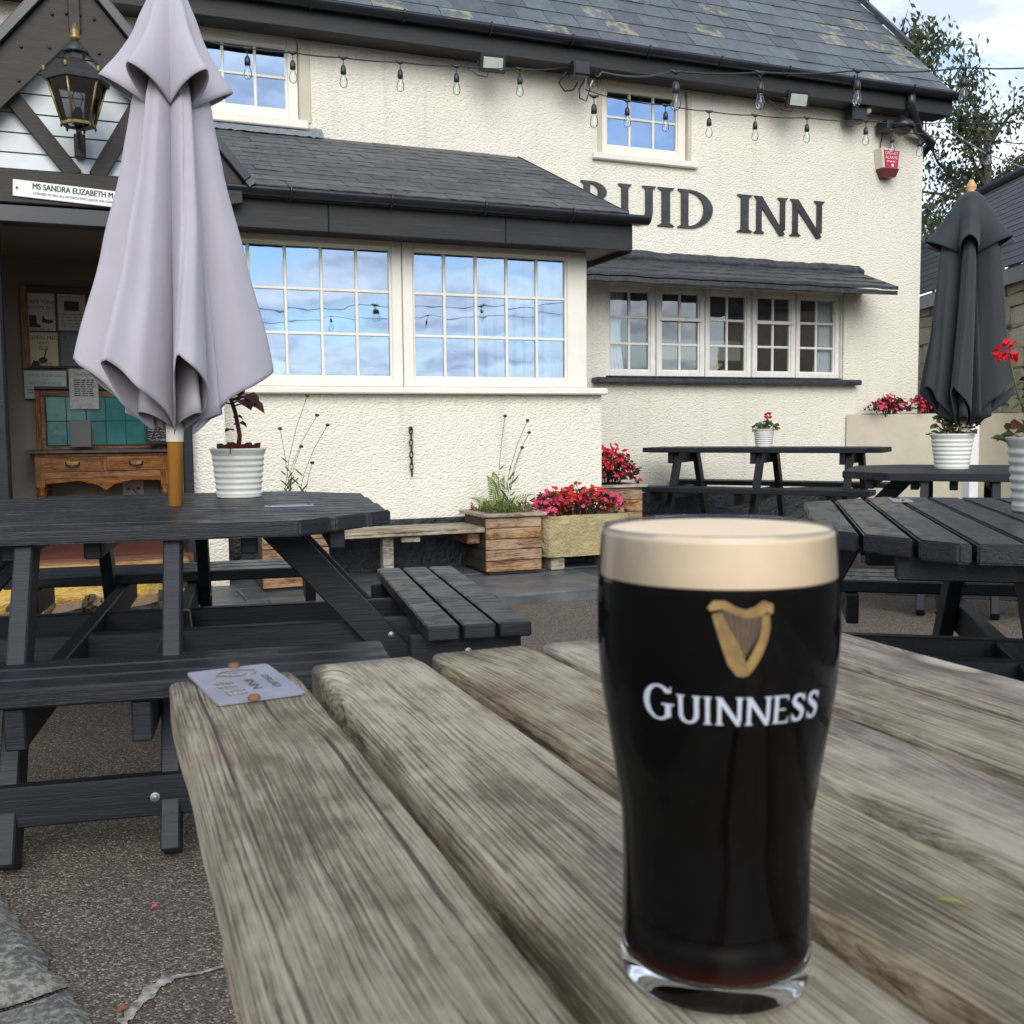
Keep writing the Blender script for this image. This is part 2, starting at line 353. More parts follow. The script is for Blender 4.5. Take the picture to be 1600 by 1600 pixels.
M = dict(
 cream=m_roughcast('cream_roughcast', (.82, .785, .675), (.77, .725, .605)),
 plinth=pm('black_plinth', (.012, .014, .02), (.03, .033, .04), 8, .5, 1.0, 28, .025),
 smoothcream=pm('smooth_cream_render', (.60, .55, .43), (.52, .475, .365), 2.5, .85, .5, 14, .008),
 upvc=pm('cream_window_paint', (.83, .79, .70), (.78, .74, .65), 3, .35),
 whitepaint=pm('white_old_paint', (.80, .79, .74), (.70, .69, .64), 12, .5, .4, 60, .002),
 gutter=pm('black_gutter_plastic', (.012, .015, .022), (.018, .022, .03), 5, .3),
 fascia=m_paintwood('black_fascia_paint', (.017, .017, .018), (.035, .034, .034), .5, 'X'),
 browndark=m_paintwood('dark_brown_timber', (.022, .019, .017), (.042, .037, .033), .5, 'X'),
 cladding=pm('pale_blue_white_boards', (.66, .71, .73), (.58, .63, .65), 6, .45, .15, 30, .002),
 slate=m_slate('roof_slate', (.055, .066, .076), (.105, .122, .135), .17),
 slate2=m_slate('bay_slate', (.052, .055, .060), (.095, .100, .105), .0, .55),
 felt=pm('black_bitumen_felt', (.018, .021, .03), (.05, .055, .066), 30, .42, .9, 60, .008),
 letter=pm('black_gloss_letter', (.020, .020, .022), (.05, .05, .05), 7, .35),
 black=m_paintwood('blue_black_table_paint', (.006, .0075, .0115), (.016, .0195, .0265), .50, 'X', -.0),
 blackwet=m_paintwood('blue_black_wet_paint', (.0085, .0100, .0135), (.022, .0255, .0325), .46, 'X', -.14),
 bolt=pm('galvanised_steel', (.36, .37, .38), (.24, .25, .26), 40, .5, metal=.9),
 rust=pm('rusty_screw', (.20, .08, .035), (.10, .04, .02), 60, .7, .4, 200, .001),
 plate=pm('brushed_plate', (.36, .37, .43), (.30, .31, .36), 30, .48, metal=.6),
 old=m_wood('weathered_bench_timber', (.50, .445, .335), (.315, .265, .188), (.125, .097, .066), 250, 1.45, .62, (.30, .205, .135)),
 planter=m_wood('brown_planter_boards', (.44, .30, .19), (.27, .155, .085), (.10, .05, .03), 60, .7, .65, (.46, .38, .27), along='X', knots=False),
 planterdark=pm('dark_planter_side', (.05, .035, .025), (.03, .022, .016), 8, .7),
 rim=m_wood('grey_rim_timber', (.46, .42, .33), (.30, .26, .19), (.13, .10, .07), 30, .8, .65, along='X', knots=False),
 gravel=m_gravel('asphalt_gravel'),
 slab=pm('dark_slate_paving', (.055, .060, .064), (.11, .115, .118), 5, .45, .6, 18, .008, rand=.2),
 granite=pm('pale_granite_kerb', (.26, .25, .21), (.10, .095, .085), 60, .8, .9, 50, .012, lo=.40, hi=.56),
 line=pm('worn_white_road_paint', (.42, .40, .35), (.12, .10, .08), 45, .8, .5, 60, .004),
 ochre=None,
 fabric=m_fabric('lilac_grey_canvas', (.43, .405, .455)),
 fabricblack=m_fabric('charcoal_canvas', (.020, .0235, .030)),
 pole=pm('orange_brown_pole', (.55, .25, .05), (.46, .20, .04), 5, .35, stretch=(6, 6, .6)),
 palewood=pm('pale_turned_wood', (.62, .37, .17), (.52, .29, .12), 12, .4),
 pot=pm('cream_white_pot', (.72, .71, .65), (.64, .63, .56), 5, .38),
 potgrey=pm('grey_white_pot', (.50, .51, .48), (.43, .44, .41), 5, .4),
 soil=pm('soil', (.03, .02, .014), (.06, .042, .03), 40, .9, .8, 60, .01),
 leafgreen=m_leaf('green_leaves', (.06, .11, .025), (.12, .17, .045)),
 fern=m_leaf('yellow_green_fern', (.16, .22, .05), (.25, .30, .08)),
 leafdull=m_leaf('dull_green_leaves', (.05, .075, .035), (.11, .12, .05)),
 leafred=m_leaf('dark_red_leaves', (.045, .012, .012), (.08, .022, .018), .1),
 leafbrown=m_leaf('red_brown_leaves', (.10, .022, .018), (.065, .018, .014), .1),
 leafrust=m_leaf('rusty_leaves', (.28, .09, .03), (.16, .07, .03), .15),
 petalred=m_leaf('red_petals', (.72, .028, .03), (.60, .02, .03), .25),
 petalpink=m_leaf('pink_petals', (.75, .09, .22), (.62, .05, .14), .25),
 stemgreen=pm('green_stems', (.10, .12, .05), (.07, .08, .03), 20, .6),
 seedhead=pm('dark_seed_heads', (.05, .03, .06), (.03, .02, .02), 60, .8),
 bark=pm('bark', (.10, .085, .065), (.05, .042, .034), 12, .9, .8, 30, .02),
 treeleaf=m_leaf('tree_leaves', (.040, .062, .026), (.085, .108, .048), .2),
 iron=pm('black_iron', (.012, .012, .013), (.03, .028, .026), 30, .45, .3, 90, .002),
 blackplastic=pm('black_plastic', (.012, .013, .016), (.02, .021, .025), 8, .38),
 brass=pm('aged_brass', (.36, .25, .08), (.12, .09, .045), 14, .4, metal=.7),
 ledface=pm('floodlight_face', (.46, .50, .42), (.40, .44, .37), 6, .25),
 alarmred=pm('alarm_red', (.55, .03, .07), (.48, .025, .055), 4, .35),
 alarmdark=pm('alarm_dark_red', (.12, .008, .015), (.09, .006, .012), 4, .3),
 offwhite=pm('off_white_plastic', (.70, .67, .58), (.66, .63, .54), 4, .4),
 paper=pm('paper', (.62, .60, .53), (.56, .54, .47), 3, .55),
 papercream=pm('cream_paper', (.66, .56, .38), (.60, .50, .33), 3, .5),
 paperblue=pm('slate_blue_poster', (.07, .09, .12), (.05, .065, .09), 3, .4),
 ink=pm('dark_ink', (.02, .02, .02), (.03, .03, .03), 6, .6),
 inkgreen=pm('green_ink', (.10, .24, .20), (.08, .20, .17), 6, .6),
 inkgrey=pm('grey_ink', (.22, .25, .28), (.18, .2, .23), 6, .6),
 inkwhite=pm('white_print', (.78, .78, .76), (.7, .7, .68), 6, .5),
 laminate=pm('laminated_notice', (.45, .52, .50), (.40, .46, .45), 3, .2),
 foil=pm('crumpled_clear_sleeve', (.62, .64, .66), (.5, .52, .54), 8, .16, 1.0, 22, .03),
 pine=m_wood('varnished_pine', (.38, .19, .085), (.24, .105, .04), (.11, .045, .02), 26, .7, .35, along='X', knots=False, bumpd=.001),
 pinez=m_wood('varnished_pine_turned', (.36, .18, .08), (.22, .095, .038), (.10, .04, .018), 26, .7, .35, along='Z', knots=False, bumpd=.001),
 darkoak=m_paintwood('dark_oak', (.035, .018, .012), (.07, .036, .022), .35, 'X'),
 marble=pm('dark_marble_top', (.05, .045, .04), (.12, .11, .10), 12, .3),
 teal=pm('teal_glazed_tile', (.028, .185, .195), (.045, .24, .25), 7, .12, .25, 14, .004, rand=.12),
 grout=pm('tile_grout', (.04, .08, .08), (.03, .06, .06), 8, .8),
 menu=pm('charcoal_menu_card', (.030, .032, .040), (.04, .042, .05), 4, .4),
 chalk=pm('chalk_board', (.012, .012, .013), (.02, .02, .022), 8, .6),
 terracotta=pm('red_brown_floor_paint', (.14, .042, .025), (.10, .03, .02), 4, .6),
 threshold=m_wood('worn_oak_threshold', (.38, .25, .14), (.26, .16, .085), (.12, .07, .04), 20, .8, .6, along='X', knots=False),
 porchwall=pm('porch_wall_paint', (.36, .32, .265), (.31, .275, .225), 2, .8, .2, 20, .005),
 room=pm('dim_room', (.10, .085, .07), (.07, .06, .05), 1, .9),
 curtain=m_fabric('white_net_curtain', (.85, .88, .92)),
 bluestripe=m_fabric('pale_blue_blind', (.42, .55, .72)),
 barnstone=pm('buff_rubble_stone', (.60, .545, .40), (.46, .41, .29), 9, .85, .9, 26, .02, rand=.16),
 mortar=pm('stone_mortar', (.52, .475, .36), (.42, .38, .28), 14, .9, .7, 40, .01),
 trough=pm('buff_stone_trough', (.47, .39, .20), (.33, .27, .14), 10, .9, 1.0, 55, .014),
 barnroof=m_slate('barn_roof_slate', (.030, .034, .042), (.055, .06, .07), .0, .5),
 whitepost=pm('white_post_paint', (.78, .78, .75), (.72, .72, .69), 5, .4),
 brick=pm('orange_brick', (.42, .12, .05), (.33, .09, .04), 14, .8),
 wicker=pm('brown_wicker', (.22, .14, .075), (.11, .07, .04), 60, .6, .5, 120, .003),
 lead=pm('lead_flashing', (.26, .28, .31), (.19, .21, .235), 20, .55, 1.0, 45, .015),
 hill=pm('far_hill', (.13, .16, .21), (.17, .19, .23), .02, .95),  # bluish distance haze is put into the base colour
 foam=pm('stout_foam', (.80, .625, .43), (.74, .565, .375), 30, .55, .2, 240, .0006),
 stout=pm('stout', (.0035, .003, .0032), (.004, .0032, .003), 3, .4, spec=.02),
 gold=pm('gold_print', (.30, .19, .06), (.17, .10, .035), 160, .55, metal=.1),
 golddark=pm('brown_gold_print', (.095, .062, .036), (.07, .046, .028), 60, .5),
 letterwhite=pm('pale_print', (.50, .54, .62), (.46, .50, .58), 20, .45),
)
def _ochre():
    s = NT('ochre_lichen_stone'); s.set(Roughness=.8); co = s.coord()
    c = s.ramp(s.noise(co, 9, 6, .65), [(.3, (.34, .17, .03)), (.5, (.60, .36, .06)), (.68, (.66, .50, .20))])
    c = s.mix(s.ramp(s.noise(co, 3.1, 5, .6), [(.6, 0.0), (.68, .9)]), c, (.52, .55, .50)); bc(s, c)
    s.bump(s.noise(s.coord((1, 1, 2.2)), 20, 5, .65), 1.0, .03); return s.m
M['ochre'] = _ochre()
M['pane_bay'] = m_glasspane('bay_window_glass', .52, gc=(.64, .79, 1.0))
M['pane_up'] = m_glasspane('upper_window_glass', .55, gc=(.58, .75, 1.0))
M['pane_old'] = m_glasspane('old_window_glass', .17)
M['bulb'] = m_glasspane('clear_bulb_glass', .05, (.97, .98, .97), ior=1.2)
M['lampglass'] = m_glasspane('smoky_lantern_glass', .06, (.45, .45, .47))
def _glass():
    s = NT('pint_glass_clear'); s.set(Roughness=.0, IOR=1.5); s.b.inputs['Transmission Weight'].default_value = 1.0; bc(s, (1, 1, 1)); return s.m
M['glass'] = _glass()
def _stoutfoot():  # opaque; red glow of light through the stout painted in, fading upward
    s = NT('stout_painted_glow'); s.set(Roughness=.4); s.b.inputs['Specular IOR Level'].default_value = .05; q = s.n('SeparateXYZ'); s.t.links.new(s.coord(), q.inputs[0])
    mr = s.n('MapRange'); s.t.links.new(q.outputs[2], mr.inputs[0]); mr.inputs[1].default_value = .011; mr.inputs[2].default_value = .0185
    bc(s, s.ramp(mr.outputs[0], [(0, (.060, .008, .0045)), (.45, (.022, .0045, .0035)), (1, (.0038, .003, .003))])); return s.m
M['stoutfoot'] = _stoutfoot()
M['glasswall'] = m_glasspane('pint_glass_wall', .0, (.985, .985, .985), (.62, .66, .74), 1.36, .045, 0)

# ================================================================== SETTING
# ground
g = MB().add([(-60, -60, 0), (60, -60, 0), (60, 60, 0), (-60, 60, 0)], [(0, 1, 2, 3)])
g.add([(-900, -900, -.02), (900, -900, -.02), (900, 900, -.02), (-900, 900, -.02)], [(0, 1, 2, 3)])
struct(g.build('ground', M['gravel'], recalc=False))
# ridge of hills across the valley
def hills():
    b = MB()
    def fn(u, v):
        a = R(150+240*u) ; d = 420 + 260*v
        h = (8+13*mnoise.noise(V((u*9, 0, 3.1)))+9*mnoise.noise(V((u*26, 2, 1))))*math.sin(math.pi*min(1, v*1.0+.0))*1.5
        return V((math.cos(a)*d, math.sin(a)*d, max(-1, h)))
    b.grid(fn, 160, 9); struct(b.build('hills', M['hill'], recalc=False))
hills()

# paved strip of dark slabs along the front of the inn
pv = MB(); pv.box(-3.2, 3.38, 5.36, 6.64, -.05, .046); pv.box(3.38, 8.2, 6.95, 8.29, -.05, .046)
pave = struct(pv.build('pavement', M['slab']))
def slabs():
    x = -3.2
    rr = random.Random(3)
    for y0, y1 in ((5.36, 5.80), (5.80, 6.25), (6.25, 6.64)):
        x = -3.2-rr.random()*.2
        while x < 3.3:
            l = rr.uniform(.45, .95); x1 = min(x+l, 3.38)
            b = MB().box(x+.007, x1-.007, y0+.007, y1-.007, .0, .060+rr.uniform(-.004, .004), .006)
            b.build('slab', M['slab'], pave); x += l
    for y0, y1 in ((6.95, 7.6), (7.6, 8.27)):
        x = 3.39
        while x < 8.1:
            l = rr.uniform(.5, .9); x1 = min(x+l, 8.2)
            MB().box(x+.007, x1-.007, y0+.007, y1-.007, .0, .060+rr.uniform(-.004, .004), .006).build('slab', M['slab'], pave); x += l
slabs()
# granite kerb and worn paint in front
kb = MB()
def kerb():
    k = struct(MB().box(-1.6, -.30, 1.55, 2.32, -.05, .004).build('kerb', M['granite']))
    rr = random.Random(5)
    a, b_ = V((-.225, 2.36)), V((-.02, 1.70)); d = (b_-a).normalized(); n = V((-d.y, d.x))*-1
    s = -1.3
    for ln in (.62, .55, .58, .6, .5):
        p0 = a+d*s; p1 = a+d*(s+ln-.012); m_ = MB(); N = 9
        def fn(u, v, p0=p0, p1=p1):
            q = p0.lerp(p1, u) + n*(.36*v)
            e = .012*mnoise.noise(V((q.x*22, q.y*22, 1))) if v < .05 else 0
            return V((q.x+n.x*e*1.5, q.y+n.y*e*1.5, .030+.006*mnoise.noise(V((q.x*30, q.y*30, 0)))-(.022 if v < .02 or v > .98 or u < .01 or u > .99 else 0)))
        m_.grid(fn, 14, 12, True); m_.build('kerb_stone', M['granite'], k, recalc=False); s += ln
kerb()
def paintline():
    b = MB(); pts = [(190, 1600, 8), (212, 1572, 7), (238, 1545, 9), (262, 1528, 8), (285, 1524, 3), (312, 1520, 2), (340, 1512, 2), (385, 1500, 2)]
    rr = random.Random(2); vs = []
    for i in range(61):
        t = i/60*(len(pts)-1); k = min(int(t), len(pts)-2); f = t-k
        x = pts[k][0]*(1-f)+pts[k+1][0]*f; y = pts[k][1]*(1-f)+pts[k+1][1]*f; w_ = (pts[k][2]*(1-f)+pts[k+1][2]*f)*rr.uniform(.55, 1.35)
        a = P(x-w_*.75, y-w_*.6, Z=.004); c = P(x+w_*.75, y+w_*.6, Z=.004); vs += [a, c]
    b.add(vs, [(2*i, 2*i+1, 2*i+3, 2*i+2) for i in range(60)]); struct(b.build('painted_line', M['line'], recalc=False))
paintline()

# ------------------------------------------------------------------ the inn
YM, YB, YP = 8.3, 6.65, 6.35
pub = thing('inn_building', 'cream roughcast inn with slate roof, bay window and dark timber porch', 'building', (3.2, YM, 0))
def wpart(b, name, mat, parent=None, recalc=True): return b.build(name, M[mat], parent or pub, world=True, recalc=recalc)
def wall_face(x0, x1, z0, z1, y, holes, depth=.14):
    b = MB(); xs = sorted({x0, x1, *[h[0] for h in holes], *[h[1] for h in holes]}); zs = sorted({z0, z1, *[h[2] for h in holes], *[h[3] for h in holes]})
    for xa, xb in zip(xs, xs[1:]):
        for za_, zb in zip(zs, zs[1:]):
            if any(h[0] <= xa and xb <= h[1] and h[2] <= za_ and zb <= h[3] for h in holes): continue
            b.add([(xa, y, za_), (xb, y, za_), (xb, y, zb), (xa, y, zb)], [(0, 1, 2, 3)])
    for h in holes:
        a, c, d, e = h; y2 = y+depth
        b.add([(a, y, d), (c, y, d), (c, y, e), (a, y, e), (a, y2, d), (c, y2, d), (c, y2, e), (a, y2, e)], [(0, 4, 5, 1), (1, 5, 6, 2), (2, 6, 7, 3), (3, 7, 4, 0)])
    return b
WUR, WUL, WR = (4.19, 5.08, 3.41, 4.06), (.66, 1.555, 3.42, 4.06), (4.235, 6.87, 1.435, 2.31)
b = wall_face(-4.5, 7.82, 0, 4.22, YM, [WUR, WUL, WR]); b.add([(7.82, YM, 0), (7.82, 13.2, 0), (7.82, 13.2, 4.2), (7.82, 10.75, 6.75), (7.82, YM, 4.2)], [(0, 1, 2, 3, 4)])
b.add([(-4.5, 13.2, 0), (7.82, 13.2, 0), (7.82, 13.2, 4.2), (-4.5, 13.2, 4.2)], [(0, 1, 2, 3)])
wpart(b, 'wall', 'cream', recalc=False)
b = MB().box(3.36, 7.835, YM-.022, YM-.001, 0, .405, .008); b.box(.69, 3.372, YB-.022, YB-.001, 0, .405, .008); b.box(3.358, 3.372, YB, YM-.03, 0, .405)
wpart(b, 'plinth', 'plinth')
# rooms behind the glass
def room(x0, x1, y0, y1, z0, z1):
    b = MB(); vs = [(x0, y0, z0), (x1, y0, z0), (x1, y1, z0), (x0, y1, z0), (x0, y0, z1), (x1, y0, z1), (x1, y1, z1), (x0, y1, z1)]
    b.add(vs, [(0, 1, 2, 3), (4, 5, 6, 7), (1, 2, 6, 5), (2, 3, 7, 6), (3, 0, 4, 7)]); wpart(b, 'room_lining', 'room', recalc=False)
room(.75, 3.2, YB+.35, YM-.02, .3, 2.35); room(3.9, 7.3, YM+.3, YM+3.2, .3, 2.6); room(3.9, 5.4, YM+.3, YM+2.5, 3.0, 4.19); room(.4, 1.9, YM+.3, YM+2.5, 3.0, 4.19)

def window(x0, x1, z0, z1, y, xs, zs, fw=.05, bar=.022, pane='pane_up', mat='upvc', sill=None, deep=.07):
    """frame with its bars; xs, zs: pane boundaries"""
    f = MB(); ya, yb = y, y+deep
    f.box(x0, xs[0], ya, yb, z0, z1, .006); f.box(xs[-1], x1, ya, yb, z0, z1, .006)
    f.box(xs[0], xs[-1], ya+.001, yb, z0, zs[0], .006); f.box(xs[0], xs[-1], ya+.001, yb, zs[-1], z1, .006)
    # inner sash step
    t = .014
    f.box(xs[0]-.002, xs[0]+t, ya+.016, yb-.004, zs[0], zs[-1], .003); f.box(xs[-1]-t, xs[-1]+.002, ya+.016, yb-.004, zs[0], zs[-1], .003)
    f.box(xs[0]+t, xs[-1]-t, ya+.017, yb-.004, zs[0]-.002, zs[0]+t, .003); f.box(xs[0]+t, xs[-1]-t, ya+.017, yb-.004, zs[-1]-t, zs[-1]+.002, .003)
    wo = wpart(f, 'window', mat)
    g_ = MB()
    for x in xs[1:-1]: g_.box(x-bar/2, x+bar/2, ya+.022, ya+.05, zs[0]+t, zs[-1]-t, .006)
    for z in zs[1:-1]: g_.box(xs[0]+t, xs[-1]-t, ya+.0235, ya+.0485, z-bar/2, z+bar/2, .006)
    wpart(g_, 'glazing_bars', mat, wo)
    for xa, xb in zip(xs, xs[1:]):
        for za_, zb in zip(zs, zs[1:]):
            p = MB(); tl = rnd.uniform(-.0008, .0008); yy = ya+.036
            p.add([(xa+.002, yy-tl, za_+.002), (xb-.002, yy+tl, za_+.002), (xb-.002, yy+tl*2, zb-.002), (xa+.002, yy, zb-.002)], [(0, 1, 2, 3)]); wpart(p, 'pane', pane, wo, recalc=False)
    if sill:
        s = MB().box(*sill, .008); wpart(s, 'sill', mat, wo)
    return wo
def lin(a, b_, n): return [a+(b_-a)*i/n for i in range(n+1)]
# upper windows
window(4.20, 5.072, 3.415, 4.055, YM+.03, lin(4.265, 4.99, 3), [3.50, 3.755, 3.985], pane='pane_up', sill=(4.10, 5.165, YM-.05, YM+.03, 3.355, 3.412))
window(.67, 1.548, 3.425, 4.055, YM+.03, lin(.735, 1.468, 3), [3.51, 3.76, 3.99], pane='pane_up', sill=(.58, 1.61, YM-.06, YM+.03, 3.355, 3.422))
for a, c in ((5.073, 5.11), (4.155, 4.199), (1.556, 1.64)): wpart(MB().box(a, c, YM-.012, YM+.02, 3.415, 4.05, .005), 'window_surround', 'smoothcream')
# bay windows
window(.60, 1.888, 1.284, 2.27, YB, lin(.67, 1.818, 5), lin(1.345, 2.19, 3), bar=.02, pane='pane_bay')
bw = window(1.894, 3.245, 1.284, 2.27, YB, lin(1.965, 3.092, 5), lin(1.345, 2.19, 3), bar=.02, pane='pane_bay')
wpart(MB().box(.60, 3.375, YB-.075, YB+.0, 1.238, 1.283, .008), 'sill', 'upvc', bw)
# old five light window: separate casements
xs5 = [4.245, 4.775, 5.295, 5.82, 6.325, 6.86]
for i in range(5):
    a, c = xs5[i]+.006, xs5[i+1]-.006; st = .050
    window(a, c, 1.47, 2.285, YM+(.035 if i % 2 else .045), lin(a+st, c-st, 2), [1.520, 1.765, 2.005, 2.240], bar=.024, pane='pane_old', mat='whitepaint', deep=.05)
    if i % 2: wpart(MB().box(a+.02, c-.02, YM+.022, YM+.05, 1.978, 2.012, .005), 'meeting_rail', 'whitepaint')
b = MB().box(4.238, 6.868, YM+.02, YM+.10, 2.286, 2.309, .004)
for x in xs5: b.box(x-.005, x+.005, YM+.02, YM+.10, 1.47, 2.286)
wpart(b, 'window_surround', 'whitepaint')
wpart(MB().box(4.09, 7.02, YM-.11, YM+.1, 1.40, 1.452, .012), 'sill', 'felt')

# letters on the wall
def arc(cx, cz, ox, oz, ix, iz, a0, a1, n=18):
    q = []
    for k in range(n):
        s0, s1 = R(a0+(a1-a0)*k/n), R(a0+(a1-a0)*(k+1)/n)
        q.append([(cx+ix*math.cos(s0), cz+iz*math.sin(s0)), (cx+ox*math.cos(s0), cz+oz*math.sin(s0)), (cx+ox*math.cos(s1), cz+oz*math.sin(s1)), (cx+ix*math.cos(s1), cz+iz*math.sin(s1))])
    return q
def rq(x0, x1, z0, z1): return [(x0, z0), (x1, z0), (x1, z1), (x0, z1)]
def serif(x0, x1, z, top, ex=.075, h=.05):
    z0, z1 = (z-h, z) if top else (z, z+h)
    zi = z0 if top else z1; zo = z1 if top else z0
    return [[(x0-ex, zo), (x0, zo), (x0, zi+(-.03 if top else .03)), (x0-ex, (z0+z1)/2+(.008 if top else -.008))], [(x1, zo), (x1+ex, zo), (x1+ex, (z0+z1)/2+(.008 if top else -.008)), (x1, zi+(-.03 if top else .03))]]
def glyph(c):
    if c == 'I': return .36, [rq(.10, .245, 0, 1), *serif(.10, .245, 1, 1), *serif(.10, .245, 0, 0)]
    if c == 'D': return .86, [rq(.10, .245, 0, 1), *arc(.245, .5, .53, .5, .34, .445, -90, 90), *[serif(.10, .245, 1, 1)[0], serif(.10, .245, 0, 0)[0]]]
    if c == 'R': return .88, [rq(.10, .245, 0, 1), *arc(.245, .74, .40, .26, .20, .205, -90, 90, 14), [(.36, .485), (.55, .50), (.93, 0), (.70, 0)], serif(.10, .245, 1, 1)[0], *serif(.10, .245, 0, 0)]
    if c == 'U': return .90, [rq(.10, .245, .33, 1), rq(.64, .80, .33, 1), *arc(.445, .33, .355, .35, .19, .26, 180, 360, 16), *serif(.10, .245, 1, 1), *serif(.64, .80, 1, 1)]
    if c == 'N': return .98, [rq(.12, .255, 0, .86), [(.05, 1), (.26, 1), (.92, .0), (.78, -.03)], rq(.79, .92, .12, 1), *serif(.12, .255, 0, 0), *serif(.79, .92, 1, 1)]
    if c == 'E': return .70, [rq(.10, .245, 0, 1), rq(.245, .62, .94, 1), rq(.245, .52, .47, .53), rq(.245, .64, 0, .06), [(.56, .94), (.62, .94), (.63, .80), (.60, .80)], [(.58, .06), (.64, .06), (.67, .22), (.64, .22)], serif(.10, .245, 1, 1)[0], serif(.10, .245, 0, 0)[0]]
    if c == 'G': return 1.0, [*arc(.50, .5, .48, .52, .29, .455, 38, 318, 30), rq(.70, .87, .10, .44), rq(.60, .97, .44, .49), [(.83, .80), (.89, .80), (.89, .98), (.86, .98)]]
    if c == 'S':
        pts = [(.60, .78, .05), (.50, .92, .05), (.33, .955, .055), (.19, .89, .075), (.14, .76, .085), (.20, .64, .095), (.34, .54, .105), (.48, .43, .10), (.55, .30, .09), (.51, .13, .075), (.37, .045, .055), (.21, .055, .05), (.11, .22, .05)]
        L_, R_ = [], []
        for i, (x, z, w_) in enumerate(pts):
            a, d = pts[max(i-1, 0)], pts[min(i+1, len(pts)-1)]; t = V((d[0]-a[0], d[1]-a[1])).normalized(); nn = V((-t.y, t.x))*w_
            L_.append((x+nn.x, z+nn.y)); R_.append((x-nn.x, z-nn.y))
        return .70, [[L_[i], R_[i], R_[i+1], L_[i+1]] for i in range(len(pts)-1)] + [[(.58, .70), (.62, .70), (.63, .99), (.60, .99)], [(.08, .01), (.105, .01), (.11, .30), (.08, .30)]]
    return .4, []
def wall_letter(c, xl, xr, zb, zt):
    wd, polys = glyph(c); b = MB(); x0 = .015; xmax = max(p[0] for q in polys for p in q); xmin = min(p[0] for q in polys for p in q)
    for i, q in enumerate(polys):
        b.prism(q, lambda p, z, d: V((xl+(p-xmin)/(xmax-xmin)*(xr-xl), YM+d, zb+z*(zt-zb))), -.004, -.022-(i % 3)*.0006)
    wpart(b, 'letter', 'letter')
for c, a, e in (('D', 3.52, 3.885), ('R', 3.985, 4.355), ('U', 4.335+.02, 4.735), ('I', 4.755, 4.925), ('D', 4.965, 5.335), ('I', 5.605, 5.77), ('N', 5.79, 6.17), ('N', 6.20, 6.60)):
    wall_letter(c, a, e, 2.822, 3.165)

# ------------------------------------------------------------------ roofs
def slate_mesh(w_, l_, t_, seed):
    rr = random.Random(seed); b = MB(); N = 7
    lo = [(i/(N-1)-.5)*w_ for i in range(N)]
    top, bot = [], []
    for x in lo: top.append((x, rr.uniform(-.003, .003), t_)); bot.append((x, rr.uniform(-.002, .002), 0))
    vs = top+bot+[(-w_/2, l_, t_), (w_/2, l_, t_), (-w_/2, l_, 0), (w_/2, l_, 0)]
    n = N; fs = [tuple([*range(n), 2*n+1, 2*n])] + [tuple([*range(2*n-1, n-1, -1), 2*n+2, 2*n+3])] + [(i, n+i, n+i+1, i+1) for i in range(n-1)] + [(0, 2*n, 2*n+2, n), (n-1, 2*n-1, 2*n+3, 2*n+1)]
    return b.add(vs, fs).mesh('slate')
def seen(p, mrg=30):
    v = p-V((0, 0, CAM_H)); d = v.dot(_F)
    return d > 0 and -mrg < 800+FPX*v.dot(_A)/d < 1600+mrg and -mrg < 800-FPX*v.dot(_B)/d < 1600+mrg
def slated(name, x0, x1, y0, z0, slope, length, w_, e, mat, vis=True):
    under = MB(); cs, sn = math.cos(slope), math.sin(slope); up = V((0, cs, sn)); nrm = V((0, -sn, cs))
    a = V((0, y0, z0))-nrm*.012
    q = [V((x0, 0, 0))+a, V((x1, 0, 0))+a, V((x1, 0, 0))+a+up*length, V((x0, 0, 0))+a+up*length]
    under.add(q+[p-nrm*.06 for p in q], [(0, 1, 2, 3), (7, 6, 5, 4), (0, 4, 5, 1), (1, 5, 6, 2), (2, 6, 7, 3), (3, 7, 4, 0)])
    ro = wpart(under, name, mat)
    ms = [slate_mesh(w_-.004, e*1.55, .007, k) for k in range(6)]
    half = [slate_mesh(w_/2-.004, e*1.55, .007, 20+k) for k in range(2)]
    for m_ in ms+half: m_.materials.append(M[mat])
    inv = WM[pub.name].inverted()
    rows = int(length/e)
    for j in range(rows):
        x = x0 + (0 if j % 2 else -w_/2)
        while x < x1-.02:
            xa, xb = max(x, x0), min(x+w_, x1); full = (xb-xa) > .8*w_
            if (xb-xa) > .05:
                p = V(((xa+xb)/2, y0, z0)) + up*(j*e) + nrm*(.004+rnd.uniform(0, .003))
                if not vis or seen(p):
                    me = rnd.choice(ms) if full else rnd.choice(half)
                    o = link('slate', me, None, ro, inv @ p, (slope-R(1.6)+R(rnd.uniform(-.5, .5)), R(rnd.uniform(-.5, .5)), R(rnd.uniform(-.5, .5))))
                    if not full: o.scale.x = (xb-xa-.004)/(w_/2-.004)
            x += w_
    return ro
slated('main_roof', -4.6, 7.96, 8.03, 4.235, R(45), 3.75, .285, .245, 'slate')
slated('bay_roof', .72, 3.385, 6.31, 2.450, math.atan2(.86, 1.99), 2.12, .255, .162, 'slate2')
# far pitch, ridge
b = MB().add([(-4.6, 10.70, 6.86), (7.96, 10.70, 6.86), (7.96, 13.5, 4.1), (-4.6, 13.5, 4.1)], [(0, 1, 2, 3)]); wpart(b, 'rear_roof', 'slate', recalc=False)
wpart(MB().tube([(-4.6, 10.68, 6.84), (7.96, 10.68, 6.84)], .09, 10), 'ridge', 'slate2')
b = MB().beam((7.955, 8.62, 4.88+.02), (7.955, 10.6, 6.84), .05, .05); wpart(b, 'verge', 'slate2')
wpart(MB().beam((7.93, 9.45, 5.70), (7.93, 10.3, 6.50), .34, .03), 'verge_slab', 'slate')
